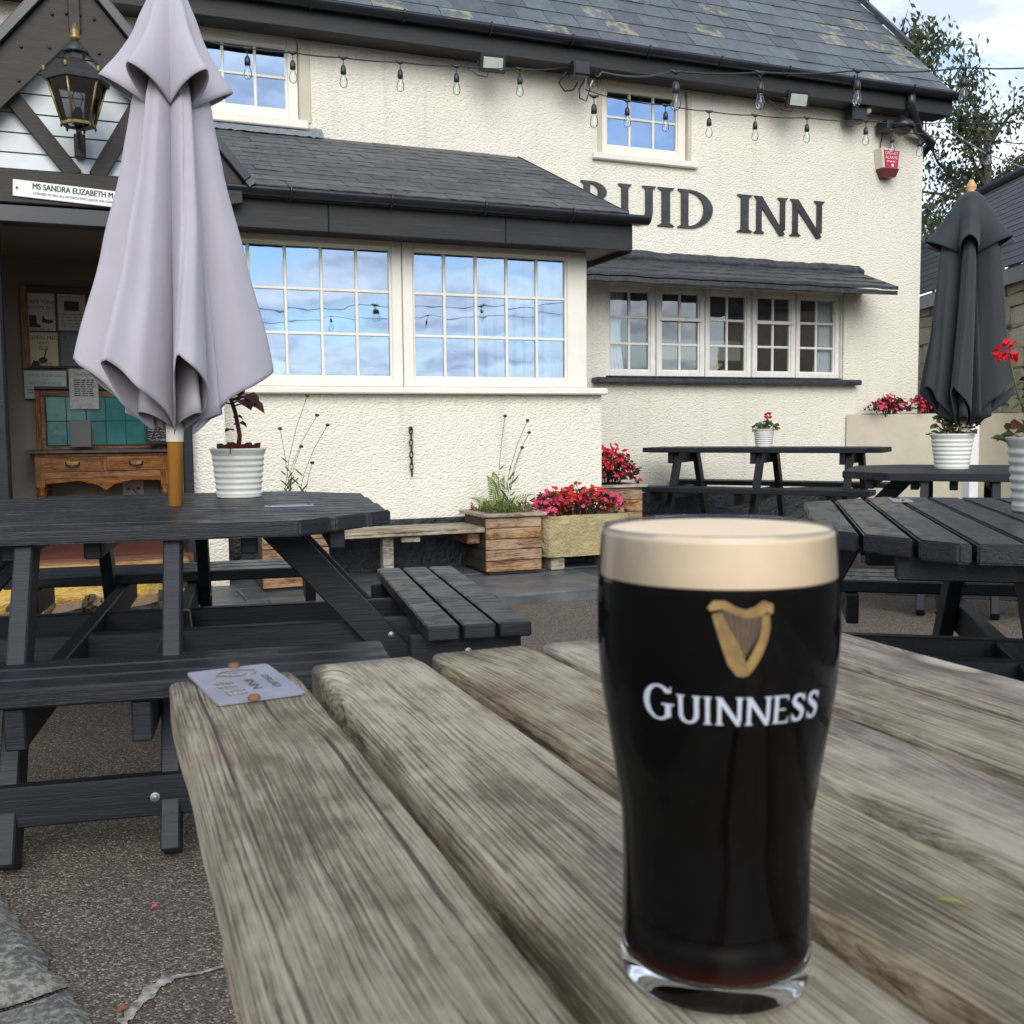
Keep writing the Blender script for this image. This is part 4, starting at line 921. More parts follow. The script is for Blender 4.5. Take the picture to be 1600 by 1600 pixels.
# weathered table in front
def front_table():
    t = thing('picnic_table', 'weathered bare wood picnic table that carries the pint glass', 'picnic table', (.37, .12, 0)); zt = .79
    base = V((.37, .12, 0))
    bs = ((.046, .152, .905), (.169, .267, .92), (.285, .382, .921), (.399, .493, .92), (.510, .600, .919), (.617, .698, .915))
    for i, (a, c, ye) in enumerate(bs):
        rr = random.Random(50+i); bm = bmesh.new(); ny = 40; th = .044
        w0, w1 = a-base.x, c-base.x; y0, y1 = -.78-base.y, ye-base.y
        # rounded plank: cross section loft with slight wander
        sec = []; r_ = .0060; nn = 4
        hw = (w1-w0)/2
        for cx_, cz_, a0 in ((hw-r_, th/2-r_, 0), (-hw+r_, th/2-r_, 90), (-hw+r_, -th/2+r_, 180), (hw-r_, -th/2+r_, 270)):
            for k in range(nn+1): q = R(a0+90*k/nn); sec.append((cx_+r_*math.cos(q), cz_+r_*math.sin(q)))
        ring = []
        for j in range(ny+1):
            f = j/ny; y = y0+(y1-y0)*f; ed = min(1.0, (1-f)*(y1-y0)/.012); sq = .88+.12*math.sqrt(max(0, 1-(1-ed)**2)) if ed < 1 else 1.0
            wob = .0012*mnoise.noise(V((y*6, i*3, 0))); wob2 = .0016*mnoise.noise(V((y*11, i*3, 7)))
            ring.append([bm.verts.new(((w0+w1)/2+x*(1-(1-sq)*.12)+wob+(wob2 if x < 0 else 0), y, zt-th/2+z*sq)) for x, z in sec])
        m_ = len(sec)
        for j in range(ny):
            for k in range(m_): f_ = bm.faces.new((ring[j][k], ring[j][(k+1) % m_], ring[j+1][(k+1) % m_], ring[j+1][k])); f_.smooth = True
        bm.faces.new(ring[0][::-1]); bm.faces.new(ring[-1]); bmesh.ops.recalc_face_normals(bm, faces=bm.faces)
        me = bpy.data.meshes.new('board'); bm.to_mesh(me); bm.free(); link('board', me, M['old'], t)
    for y in (-.72, -.12, .50): MB().box(-.31, .31, y-.04, y+.04, zt-.135, zt-.0455, .004).build('batten', M['old'], t)
    for y in (-.66, .44):
        MB().box(-.76, .76, y-.045, y-.002, .33, .42, .004).build('seat_bearer', M['old'], t)
        for s in (-1, 1): MB().beam((s*.22, y+.024, zt-.06), (s*.60, y+.024, .02), .044, .095, .004, (0, 1, 0)).build('leg', M['old'], t)
    for s in (-1, 1):
        for j in range(2): x = s*(.585+.13*j); MB().box(x-.058, x+.058, -.9, .72, .421, .463, .006).build('seat_board', M['old'], t)
    # metal plate screwed to the outer board
    pl = [P(296, 1052, Z=zt), P(318, 1112, Z=zt), P(473, 1090, Z=zt), P(436, 1036, Z=zt)]
    c = sum(pl, V())/4; ex = (pl[3]-pl[0]+pl[2]-pl[1]).normalized(); ey = V((-ex.y, ex.x, 0)); hx, hy = ((pl[3]-pl[0]).length+(pl[2]-pl[1]).length)/4, ((pl[1]-pl[0]).length+(pl[2]-pl[3]).length)/4
    b = MB(); Mx = Matrix(((ex.x, ey.x, 0, c.x), (ex.y, ey.y, 0, c.y), (0, 0, 1, zt+.0008), (0, 0, 0, 1))); sy_ = .90*hy/.0365; hy = .0365; sx_ = .90*hx/.0385; hx = .0385; Mx = Mx @ Matrix.Diagonal((sx_, sy_, 1, 1))
    poly = []
    for sx, sy, a0 in ((1, 1, 0), (-1, 1, 90), (-1, -1, 180), (1, -1, 270)):
        for k in range(4): q = R(a0+30*k); poly.append((sx*(hx-.004)+.004*math.cos(q), sy*(hy-.004)+.004*math.sin(q)))
    b.prism(poly, lambda p, q, d: Mx @ V((p, q, d)), 0, .0016); po = b.build('name_plate', M['plate'], t, world=True)
    def cut(polys, mat='old'):
        d = MB()
        for q in polys: d.add([Mx @ V((*p, .0020)) for p in q], [tuple(range(len(q)))])
        d.build('stamped_mark', M[mat], po, world=True, recalc=False)
    def oval(cx_, cy_, rx, ry, w_, a0, a1, n=16): return [[(p[0], p[1]) for p in q] for q in arc(cx_, cy_, rx, ry, rx-w_, ry-w_, a0, a1, n)]
    # crest of curved strokes above rows of stamped letters
    cut(oval(.004, .021, .020, .0085, .0022, 20, 200)); cut(oval(.0, .019, .012, .005, .002, 180, 380)); cut(oval(.012, .0205, .010, .006, .0018, -80, 90)); cut([rq(-.018, -.004, .0175, .0195), rq(-.006, .006, .022, .0235)])
    for k, (x, y, w_, hh) in enumerate(((-.026, .002, .017, .004), (-.026, -.006, .018, .0035), (-.024, -.0145, .018, .004), (-.024, -.0215, .017, .0035))):
        cut([rq(x, x+.004, y-hh/2, y+hh/2), rq(x+.0055, x+.0085, y-hh/2, y+hh/2), rq(x+.010, x+w_, y-hh/2, y-hh/2+.0015), rq(x+.010, x+.012, y-hh/2+.0016, y+hh/2)])
    for x0, x1, y0, y1 in ():
        cut([rq(x0, x1, y1-.002, y1), rq(x0, x1, y0, y0+.002), rq(x0, x0+.0016, y0+.0021, y1-.0021), rq(x1-.0016, x1, y0+.0021, y1-.0021), rq((x0+x1)/2-.001, (x0+x1)/2+.001, y0+.0021, y1-.0021)])
    def stamp(s, x, y, size):
        tb = text_mb(s, size, 'CENTER'); d = MB(); d.add([Mx @ V((x+v.y, y-v.x, .0021)) for v in tb.v], tb.f); d.build('stamped_mark', M['golddark'], po, world=True, recalc=False)
    stamp('INN', .001, -.0065, .0125); stamp('DRUID', .0195, -.0045, .0095)
    for px, py in ((366, 1043), (397, 1093)):
        q = P(px, py, Z=zt+.002); s = MB().lathe([(.0050, 0), (.0050, .0022), (.0038, .0036), (0, .0042)], 14); s.v = [v+V((q.x, q.y, zt+.0022)) for v in s.v]; s.build('screw', M['rust'], po, world=True)
front_table()

# ------------------------------------------------------------------ pint
def pint():
    gb = P(1116, 1512, Z=.79); zt = .79
    t = thing('pint_glass', 'full pint glass of black stout with a thick cream head on the weathered table', 'pint glass', (gb.x, gb.y, zt+.0005))
    S = 1.0
    prof = [(.0, .0352), (.005, .0362), (.012, .0360), (.020, .0355), (.036, .0351), (.050, .0352), (.0623, .0357), (.078, .0379), (.0935, .0404), (.1127, .0434), (.125, .0444), (.1366, .0448), (.148, .0447), (.157, .0443), (.172, .0430)]
    def rad(z):
        for (a, ra), (b_, rb) in zip(prof, prof[1:]):
            if a <= z <= b_: break
        else: return prof[-1][1]
        i_ = prof.index((a, ra)); (zm, rm) = prof[max(i_-1, 0)]; (zp, rp) = prof[min(i_+2, len(prof)-1)]; h_ = b_-a; f = (z-a)/h_
        m0 = (rb-rm)/max(b_-zm, 1e-6)*h_; m1 = (rp-ra)/max(zp-a, 1e-6)*h_
        return ra*(2*f**3-3*f*f+1)+m0*(f**3-2*f*f+f)+rb*(3*f*f-2*f**3)+m1*(f**3-f*f)
    H = .172; out_ = [(rad(H*i/80), H*i/80) for i in range(81)]
    zs_ = .0112
    ft_ = [(0, .0025), (.020, .0022), (.031, .0006), (.0340, 0)] + [(rad(.0012+(zs_-.0012)*i/14), .0012+(zs_-.0012)*i/14) for i in range(15)] + [(rad(zs_)-.0012, zs_)] + [(.028, .0092), (.018, .0078), (0, .0070)]
    MB().lathe(ft_, 96).build('glass_foot', M['glass'], t)
    wl = [(rad(zs_+.0001+(H-zs_-.0001)*i/80)+.0002, zs_+.0001+(H-zs_-.0001)*i/80) for i in range(81)] + [(rad(H)-.0004, H+.0010), (rad(H)-.0014, H+.0004), (rad(H)-.0016, H-.004)]
    MB().lathe(wl, 96).build('glass', M['glasswall'], t, recalc=False)
    zf = .1545
    st = [(0, .0235), (.020, .0240)] + [(rad(.0262+(zf-.0262)*i/70)-.0007, .0262+(zf-.0262)*i/70) for i in range(71)] + [(0, zf)]
    MB().lathe(st, 96).build('stout', M['stout'], t)
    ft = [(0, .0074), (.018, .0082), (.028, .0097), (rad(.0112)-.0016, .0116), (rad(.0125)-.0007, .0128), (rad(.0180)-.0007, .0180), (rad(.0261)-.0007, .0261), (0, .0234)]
    MB().lathe(ft, 96).build('stout_glow_band', M['stoutfoot'], t)
    fo = [(0, zf+.0003), (rad(zf)-.0007, zf+.0003)] + [(rad(zf+(.1706-zf)*i/20)-.0007, zf+(.1706-zf)*i/20+.0003) for i in range(1, 21)] + [(rad(.171)-.003, .1718), (.030, .1722), (0, .1724)]
    MB().lathe(fo, 96).build('foam_head', M['foam'], t)
    # print on the glass; a0: the bearing that faces the camera
    a0 = math.atan2(-gb.y, -gb.x)
    def onglass(x, z, off=.00025): r_ = rad(z)+off; a = a0+x/.0425; return V((r_*math.cos(a), r_*math.sin(a), z))
    def refine(q, m=3):
        # split a quad into strips so that it follows the curve
        (ax, az), (bx, bz), (cx_, cz_), (dx_, dz_) = q; o = []
        for i in range(m):
            for j in range(m):
                def pt(u, v): return ((ax*(1-u)+bx*u)*(1-v)+(dx_*(1-u)+cx_*u)*v, (az*(1-u)+bz*u)*(1-v)+(dz_*(1-u)+cz_*u)*v)
                o.append([pt(i/m, j/m), pt((i+1)/m, j/m), pt((i+1)/m, (j+1)/m), pt(i/m, (j+1)/m)])
        return o
    def emboss(polys, name, mat, off=.00025):
        b = MB()
        for k, q in enumerate(polys):
            for s in refine(q): b.add([onglass(x, z, off+(k % 4)*.00004) for x, z in s], [(0, 1, 2, 3)])
        return b.build(name, M[mat], t, recalc=False)
    W = [('G', 1.0)]+[(c, .80) for c in 'UINNESS']; hc = .0126; x = 0; items = []
    for c, k in W:
        wd, pl = glyph(c); items.append((x, k, pl)); x += (wd+.02)*k*(1.0 if c != 'I' else 1.0)
    tot = x; sw = .0655/tot; z0 = .1085; cx0 = .0070
    for xo, k, pl in items:
        emboss([[(cx0+(xo+p*k-tot/2)*sw, z0+z*k*hc*(.98) + (0)) for p, z in q] for q in pl], 'letter', 'letterwhite')
    # harp
    hx, hz, hs = .0074, .1262, .0236    # origin: bottom, unit height
    def hp(px, py): return ((px-915)/385*hs*1.0+hx, (872-py)/385*hs*1.02+hz)
    def stroke(pts):
        L_, R_ = [], []
        for i, (px, py, w_) in enumerate(pts):
            a, d = pts[max(i-1, 0)], pts[min(i+1, len(pts)-1)]; tt = V((d[0]-a[0], d[1]-a[1])).normalized(); nn = V((-tt.y, tt.x))*w_; L_.append((px+nn.x, py+nn.y)); R_.append((px-nn.x, py-nn.y))
        return [[hp(*L_[i]), hp(*R_[i]), hp(*R_[i+1]), hp(*L_[i+1])] for i in range(len(pts)-1)]
    emboss([[hp(825, 520), hp(1045, 560), hp(1000, 680), hp(930, 800)], [hp(800, 540), hp(830, 520), hp(930, 800), hp(880, 800)]], 'harp_strings', 'golddark', .00012)
    neck = stroke([(755, 515, 14), (785, 492, 26), (830, 490, 24), (880, 515, 20), (940, 540, 23), (1000, 528, 30), (1045, 500, 34), (1072, 505, 24), (1078, 540, 10)])
    pill = stroke([(1050, 545, 20), (1052, 610, 23), (1036, 680, 25), (1005, 755, 27), (970, 820, 26), (945, 872, 14)])
    box_ = stroke([(792, 535, 24), (826, 620, 34), (862, 710, 42), (897, 800, 46), (928, 855, 36), (950, 872, 14)])
    for s_ in (neck, pill, box_): emboss(s_, 'harp_emblem', 'gold', .0003)
    emboss([q for k in range(5) for q in stroke([(860+34*k, 535+5*k, 1.6), (905+13*k, 790-16*k, 1.6)])], 'harp_string', 'gold', .00016)
pint()

# ------------------------------------------------------------------ parasols
def parasol(name, label, x, y, zb, z_top, z_neck, L, Rh, mat, seed, cap, pole_r, tilt=(0, 0), finial=False, a0=0.0, rows=None):
    rr = random.Random(seed); t = thing(name, label, 'parasol', (x, y, zb), 0, 'closed parasols')
    t.rotation_euler = (tilt[0], tilt[1], 0); WM[t.name] = Matrix.LocRotScale(t.location, t.rotation_euler, None)
    K = 6; sway = [rr.uniform(-.42, .42) for _ in range(K)]; amp = [rr.uniform(.90, 1.08) for _ in range(K)]; hang = [rr.uniform(-.03, .03) for _ in range(K)]
    def prof(tab, s):
        for (a, ra), (b_, rb) in zip(tab, tab[1:]):
            if a <= s <= b_: f = (s-a)/(b_-a); return ra+(rb-ra)*(f*.7+.3*f*f*(3-2*f))
        return tab[-1][1]
    tab = rows or [(0, .095), (.08, .118), (.3, .150), (.6, .215), (1, Rh)]
    def fn(u, s):
        q = (u*K) % K; k = int(q) % K; f = q-int(q); tri = 1-abs(2*f-1); m_ = .6*tri+.4*(.5-.5*math.cos(2*math.pi*f))      # 0 at a rib, 1 mid panel
        m2 = m_**.85; rin = .040+.055*min(1, s*2.2)*(1-.62*s); ro = prof(tab, s)*amp[k]
        r = rin+(ro-rin)*m2 - (.030*s+.008)*max(0, math.sin(2*math.pi*(f*2+.25*math.sin(k*2.1)+.1)))*m2
        th = a0+2*math.pi*u + sway[k]*m2*(.15+.85*s) + .05*math.sin(3*s+k*2)*m2
        r += .005*mnoise.noise(V((u*22, s*3, seed))) + .006*s*mnoise.noise(V((u*40, s*2.2, seed+4)))
        ln = L*(1-.20*m2**1.1)+hang[k]*m2
        z = z_neck - s*ln + .010*math.sin(2*math.pi*f*2+k)*s*s
        return V((r*math.cos(th), r*math.sin(th), z-zb))
    NU = 288; b = MB().grid(fn, NU, 64, True, True); o = b.build('canopy', M[mat], t, recalc=False)
    sm = o.modifiers.new('thick', 'SOLIDIFY'); sm.thickness = .003
    pts = [fn(i/NU, .992) for i in range(NU)]; pts = [p+V((p.x, p.y, 0)).normalized()*.0015 for p in pts]; MB().tube(pts+[pts[0]], .0024, 5).build('hem', M[mat], o)
    for k in range(K):
        MB().tube([fn((k+.5)/K, s_/30)*1.0 for s_ in range(1, 31)], .0016, 4).build('seam', M[mat], o); MB().tube([(lambda p: p+V((p.x, p.y, 0)).normalized()*.002)(fn((k+.02)/K, s_/30)) for s_ in range(1, 31)], .0018, 4).build('seam', M[mat], o)
    ca = [rr.uniform(.92, 1.08) for _ in range(K)]
    def fc(u, s):
        q = (u*K) % K; k = int(q) % K; f = q-int(q); m_ = .45*(1-abs(2*f-1))+.55*(.5-.5*math.cos(2*math.pi*f)); r0 = prof(cap, s); lo = 1-(.62*s**1.2)*(1-m_)
        r = r0*lo*(1+(ca[k]-1)*m_*s); th = a0+2*math.pi*u+.10*(k % 3-1)*m_*s
        r += .014*m_*max(0, s-.85)/.15
        z = z_top-(z_top-z_neck+.035)*s - (.050*(1-m_)*s*s) + .030*m_*s*s
        return V((r*math.cos(th), r*math.sin(th), z-zb))
    b = MB().grid(fc, 192, 30, True, True); o2 = b.build('vent_cap', M[mat], t, recalc=False); sm = o2.modifiers.new('thick', 'SOLIDIFY'); sm.thickness = .003
    ptz = [fc(i/192, .992) for i in range(192)]; MB().tube(ptz+[ptz[0]], .0028, 5).build('hem', M[mat], o2)
    def fi(u, s):
        f = (u*7) % 1; m_ = .5-.5*math.cos(2*math.pi*f); r = .035+(.03+.085*s)*m_; th = a0+.4+2*math.pi*u+.25*s*math.sin(u*12)
        return V((r*math.cos(th), r*math.sin(th), z_neck-.05-s*(L-.06-.05*m_)-zb))
    b = MB().grid(fi, 168, 24, True, True); o3 = b.build('inner_folds', M[mat], t, recalc=False); sm = o3.modifiers.new('thick', 'SOLIDIFY'); sm.thickness = .003
    MB().tube([(0, 0, 0.0), (0, 0, z_top-zb-.02)], pole_r, 20).build('pole', M['pole'], t)
    MB().lathe([(pole_r+.003, z_neck-L-zb-.03), (pole_r+.004, z_neck-L-zb+.02), (pole_r, z_neck-L-zb+.03)], 16).build('ferrule', M['offwhite'], t)
    for k in range(K):
        a = a0+2*math.pi*k/K; MB().tube([V((.02*math.cos(a), .02*math.sin(a), z_neck-zb)), V((.034*math.cos(a), .034*math.sin(a), z_neck-L-zb+.03))], .005, 6).build('rib', M['pole'], t)
    MB().lathe([(0, -.52), (.20, -.52), (.20, -.40), (.05, -.38), (.04, -.30), (0, -.30)], 24).build('base', M['iron'], t)
    if finial: MB().lathe([(0, z_top-zb+.075), (.012, z_top-zb+.072), (.016, z_top-zb+.06), (.028, z_top-zb+.042), (.03, z_top-zb+.026), (.018, z_top-zb+.006), (.028, z_top-zb), (.028, z_top-zb-.014), (0, z_top-zb-.014)], 20).build('finial', M['palewood'], t)
    return t
parasol('parasol', 'closed lilac-grey parasol standing in the table by the porch', .215, 3.45, .725, 2.50, 2.085, 1.085, .302, 'fabric', 6, [(0, .010), (.25, .038), (.6, .095), (1, .182)], .0235, (R(0), R(1.2)), a0=R(26.4))
parasol('parasol', 'closed black parasol with a pale wooden finial near the barn', 4.743, 4.659, .70, 2.344, 2.07, 1.08, .29, 'fabricblack', 21, [(0, .03), (.12, .075), (.5, .15), (1, .24)], .02, (0, R(.4)), True, a0=R(-45.5), rows=[(0, .165), (.12, .195), (.6, .225), (1, .275)])

# ------------------------------------------------------------------ pots and plants
def leafq(b, p, d, n, l, w_, fold=.25):
    d = d.normalized(); s = d.cross(n).normalized(); n = s.cross(d)
    b.add([p, p+d*l*.35+s*w_*.5+n*fold*w_, p+d*l*.75+s*w_*.38+n*fold*w_*.7, p+d*l-n*.1*l, p+d*l*.75-s*w_*.38+n*fold*w_*.7, p+d*l*.35-s*w_*.5+n*fold*w_, p+d*l*.5], [(0, 1, 6), (1, 2, 6), (2, 3, 6), (3, 4, 6), (4, 5, 6), (5, 0, 6)])
def pot(t, r0, r1, h, mat='pot', ribs=7):
    pr_ = [(0, 0), (r0, 0), (r0+.002, .006)]
    for i in range(ribs*6+1):
        f = i/(ribs*6); z = h*(.05+.83*f); pr_.append((r0+(r1-r0)*z/h+.0022*math.sin(f*ribs*2*math.pi)*(1 if f < .98 else 0), z))
    pr_ += [(r1+.003, h*.95), (r1+.006, h*.985), (r1+.004, h), (r1-.004, h), (r1-.008, h*.9), (0, h*.88)]
    MB().lathe(pr_, 40).build('pot', M[mat], t); MB().lathe([(0, h*.90), (r1*.9, h*.885)], 24).build('soil', M['soil'], t)
# dark red succulent-like stem plant on the parasol table
q = P(374, 777, Z=.765); t = thing('potted_plant', 'ribbed white pot with a bare dark red stem and few leaves beside the parasol pole', 'potted plant', (q.x, q.y, .766))
pot(t, .076, .094, .175)
rr = random.Random(4); st = MB(); st.tube([(0, 0, .16), (.008, 0, .22), (-.004, .004, .30), (-.022, .0, .36), (-.020, 0, .415)], [.009, .008, .0075, .007, .004], 8)
lf = MB()
for z, a, l in ((.325, 0, .105), (.33, 3.1, .115), (.345, .5, .10), (.36, 2.6, .10), (.37, 4.4, .09), (.335, 5.2, .10), (.38, 1.2, .08), (.385, 3.6, .08), (.35, 5.8, .09), (.26, .1, .045), (.285, .3, .035), (.24, 3.4, .03)):
    p = V((-.012, 0, z)); d = V((math.cos(a), math.sin(a)*.8, .25)); st.tube([p, p+d*l*.45], .003, 5); e = p+d*l*.4; d2 = V((math.cos(a), math.sin(a), -.45))
    leafq(lf, e, d2, V((0, -.5, 1)), l*.75, l*.72)
for k in range(22):
    a = rr.random()*6.28; r_ = rr.uniform(.0, .055); p = V((r_*math.cos(a), r_*math.sin(a)-.02, .158)); leafq(lf, p, V((math.cos(a), math.sin(a), rr.uniform(.4, 1.2))), V((0, -1, .3)), rr.uniform(.03, .055), rr.uniform(.025, .05))
st.build('stem', M['leafbrown'], t); lf.build('leaves', M['leafbrown'], t, recalc=False)
def geranium(label, p, r0, r1, h, seed, mats, flowers, mat='pot', hgt=.14):
    t = thing('potted_plant', label, 'potted plant', p); pot(t, r0, r1, h, mat); rr = random.Random(seed); lf = MB(); lf2 = MB(); st = MB(); fl = MB()
    for k in range(46):
        a = rr.random()*6.28; r_ = rr.random()*r1*1.15; top = V((r_*math.cos(a), r_*math.sin(a), h*.9+rr.uniform(.0, hgt)*(1.2-r_/r1*.6))); st.tube([V((top.x*.3, top.y*.3, h*.86)), top], .0022, 4)
        leafq(lf if rr.random() < .75 else lf2, top, V((math.cos(a), math.sin(a), rr.uniform(-.6, .5))), V((0, -.4, 1)), rr.uniform(.035, .06), rr.uniform(.04, .06))
    for (fx, fy, fz) in flowers:
        st.tube([V((fx*.2, fy*.2, h*.88)), V((fx*.7, fy*.7, h*.5+fz*.5)), V((fx, fy, fz))], .0025, 4)
        for k in range(26):
            d = V((rr.gauss(0, 1), rr.gauss(0, 1), rr.gauss(0, 1))).normalized(); leafq(fl, V((fx, fy, fz))+d*.018, d+V((rr.gauss(0, .6), rr.gauss(0, .6), rr.gauss(0, .6))), d.orthogonal(), .022, .020)
    st.build('stems', M['stemgreen'], t); lf.build('leaves', M[mats[0]], t, recalc=False); lf2.build('faded_leaves', M[mats[1]], t, recalc=False)
    if flowers: fl.build('blossom', M['petalred'], t, recalc=False)
geranium('ribbed white pot with green and rusty leaves on the black parasol table', (4.70, 4.70, .738), .093, .121, .21, 7, ('leafdull', 'leafrust'), [])
q = V((5.18, 7.24, .83)); geranium('small ribbed white pot with one red geranium on the long wall table', (q.x, q.y, .831), .068, .085, .15, 9, ('leafgreen', 'leafdull'), [(.045, .01, .26)], hgt=.08)
q = P(1627, 800, Z=.765); geranium('grey-white ribbed pot cut by the picture edge, geranium bloom leaning out', (q.x, q.y, .766), .070, .088, .20, 12, ('leafdull', 'leafred'), [(-.115, .02, .425), (-.02, 0, .50)], 'potgrey', .24)

# timber planters
def planter(label, x0, x1, y0, y1, z0, z1, n=5, group='timber planters'):
    cx, cy = (x0+x1)/2, (y0+y1)/2; t = thing('planter', label, 'planter', (cx, cy, z0), 0, group); hx, hy, h = (x1-x0)/2, (y1-y0)/2, z1-z0; bh = (h-.025)/n
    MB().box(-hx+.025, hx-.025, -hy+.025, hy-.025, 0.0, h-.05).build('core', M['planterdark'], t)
    for i in range(n):
        z = .018+i*bh
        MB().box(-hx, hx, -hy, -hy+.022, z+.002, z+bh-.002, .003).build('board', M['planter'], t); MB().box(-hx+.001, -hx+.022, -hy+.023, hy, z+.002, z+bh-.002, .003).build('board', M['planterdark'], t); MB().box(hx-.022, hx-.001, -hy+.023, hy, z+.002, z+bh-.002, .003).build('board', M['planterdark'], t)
    zz = h-.004; w_ = .075; o = .03
    for a in ((-hx-o, hx+o, -hy-o, -hy+w_-o), (-hx-o, hx+o, hy-w_+o, hy+o), (-hx-o, -hx+w_-o, -hy+w_-o+.001, hy-w_+o-.001), (hx-w_+o, hx+o, -hy+w_-o+.001, hy-w_+o-.001)): MB().box(*a, zz, zz+.022, .004).build('rim', M['rim'], t)
    MB().box(-hx+.04, hx-.04, -hy+.04, hy-.04, h-.05, h-.02).build('soil', M['soil'], t); return t
planter('square brown board planter with fern beside the stone trough', 2.27, 2.655, 6.13, 6.55, .062, .44)
planter('brown board planter half hidden behind the parasol table', .85, 1.24, 6.05, 6.45, .062, .47)
planter('taller brown board planter of begonias behind the bay corner', 3.40, 3.86, 6.95, 7.35, .062, .55)
# stone trough
def trough():
    t = thing('stone_trough', 'buff tooled stone trough full of red begonias below the bay wall', 'trough', (3.0, 6.35, .06))
    def fn(u, v):
        a = 2*math.pi*u; cx_ = math.copysign(abs(math.cos(a))**.35, math.cos(a)); sy = math.copysign(abs(math.sin(a))**.35, math.sin(a)); z = .09+.275*v
        k = .93+.07*v; q = V((cx_*.4, sy*.3, z)); n_ = .010*mnoise.noise(V((cx_*4, sy*4, z*14)))+.005*mnoise.noise(V((cx_*16, sy*16, z*40)))
        return V((cx_*(.33*k+n_), sy*(.215*k+n_), z+(.008*mnoise.noise(V((cx_*5, sy*5, 3))) if v > .9 else 0)))
    b = MB().grid(fn, 120, 24, True, True); top = [fn(i/120, 1.0) for i in range(120)]; ins = [V((p.x*.82, p.y*.75, p.z)) for p in top]; low = [V((p.x, p.y, p.z-.05)) for p in ins]; o = len(b.v)
    b.v += top+ins+low; n = 120
    for i in range(n): j = (i+1) % n; b.f += [(o+i, o+j, o+n+j, o+n+i), (o+n+i, o+n+j, o+2*n+j, o+2*n+i)]; b.s += [True, True]
    b.f.append(tuple(o+2*n+i for i in range(n))); b.s.append(False); bot = [fn(i/120, 0) for i in range(120)]; o = len(b.v); b.v += bot; b.f.append(tuple(o+i for i in range(n))); b.s.append(False)
    b.build('basin', M['trough'], t)
    for s in (-1, 1): MB().box(s*.20-.05, s*.20+.05, -.16, .16, 0.0, .092, .006).build('foot', M['rim'], t)
trough()
def begonias(label, c, rx, ry, h, seed, pink, nf=110, nl=260, edge=True, size=1.0):
    nf = int(nf*1.9); nl = int(nl*1.8); size *= .78
    t = thing('begonias', label, 'flowers', c, 0, 'begonia clumps'); rr = random.Random(seed); lf = MB(); lg = MB(); fr = MB(); fp = MB(); st = MB()
    def top(x, y): return h*(.45+.55*math.sqrt(max(0, 1-(x/rx)**2*.8-(y/ry)**2*.6)))*(1+.22*mnoise.noise(V((x*9, y*9, seed))))
    for k in range(nl):
        x, y = rr.uniform(-1, 1)*rx, rr.uniform(-1, 1)*ry; z = top(x, y)*rr.uniform(.15, .95); d = V((rr.gauss(x/rx*.6, .6), rr.gauss(y/ry*.6-.2, .6), rr.uniform(-.1, .8)))
        leafq(lf if rr.random() < .86 else lg, V((x, y, z)), d, V((rr.gauss(0, .4), -.6, 1)), rr.uniform(.03, .055)*size, rr.uniform(.03, .05)*size)
    for k in range(40):
        x, y = rr.uniform(-.7, .7)*rx, rr.uniform(-.7, .7)*ry; st.tube([V((x*.6, y*.6, -.03)), V((x, y, top(x, y)*.85))], .003, 4)
    for k in range(nf):
        x, y = rr.uniform(-1, 1)*rx*1.02, rr.uniform(-1, .7)*ry; z = top(x, y)*rr.uniform(.62, 1.06) if rr.random() < .6 else top(x, y)*rr.uniform(.25, .8)
        n_ = V((rr.gauss(x/rx*.4, .4), rr.gauss(-.7, .4), rr.uniform(.1, .9))).normalized(); a = n_.orthogonal().normalized(); b_ = n_.cross(a); tgt = fp if pink(x/rx, rr) else fr; p = V((x, y-.02, z)); s = rr.uniform(.016, .027)*size
        for m_ in range(5):
            q = 6.283*m_/5+rr.random()*.4; d = a*math.cos(q)+b_*math.sin(q)+n_*.35; leafq(tgt, p, d, n_, s, s*.95, .15)
    st.build('stems', M['leafred'], t); lf.build('leaves', M['leafred'], t, recalc=False); lg.build('green_leaves', M['leafgreen'], t, recalc=False); fr.build('red_blossoms', M['petalred'], t, recalc=False)
    if fp.v: fp.build('pink_blossoms', M['petalpink'], t, recalc=False)
begonias('red begonias, pink at both ends, in the stone trough', (3.0, 6.33, .40), .30, .17, .20, 3, lambda u, r: abs(u) > .62 or r.random() < .06, 130, 300)
begonias('tall red begonias in the taller planter behind the bay corner', (3.63, 7.14, .55), .21, .18, .30, 5, lambda u, r: r.random() < .22, 120, 330)
# raised cream planter at the corner
t = thing('raised_planter', 'tall smooth cream rendered planter wall at the inn corner', 'planter', (7.4, 7.9, 0))
fp_ = [(6.90, 8.275), (7.62, 7.62), (8.75, 7.75), (8.75, 8.275)]; MB().prism(fp_, lambda p, q, d: V((p-7.4, q-7.9, d)), 0, 1.11).build('wall', M['smoothcream'], t)
fi_ = [(7.05, 8.23), (7.66, 7.70), (8.65, 7.80), (8.65, 8.23)]; MB().prism(fi_, lambda p, q, d: V((p-7.4, q-7.9, d)), 1.1, 1.116).build('soil', M['soil'], t)
begonias('pink begonias on the near end of the raised cream planter', (7.22, 8.06, 1.112), .19, .10, .17, 8, lambda u, r: r.random() < .75, 60, 130, size=1.05)
begonias('bright red begonias on the raised planter next to the black parasol', (7.60, 7.88, 1.112), .22, .12, .22, 13, lambda u, r: r.random() < .45, 80, 150, size=1.05)
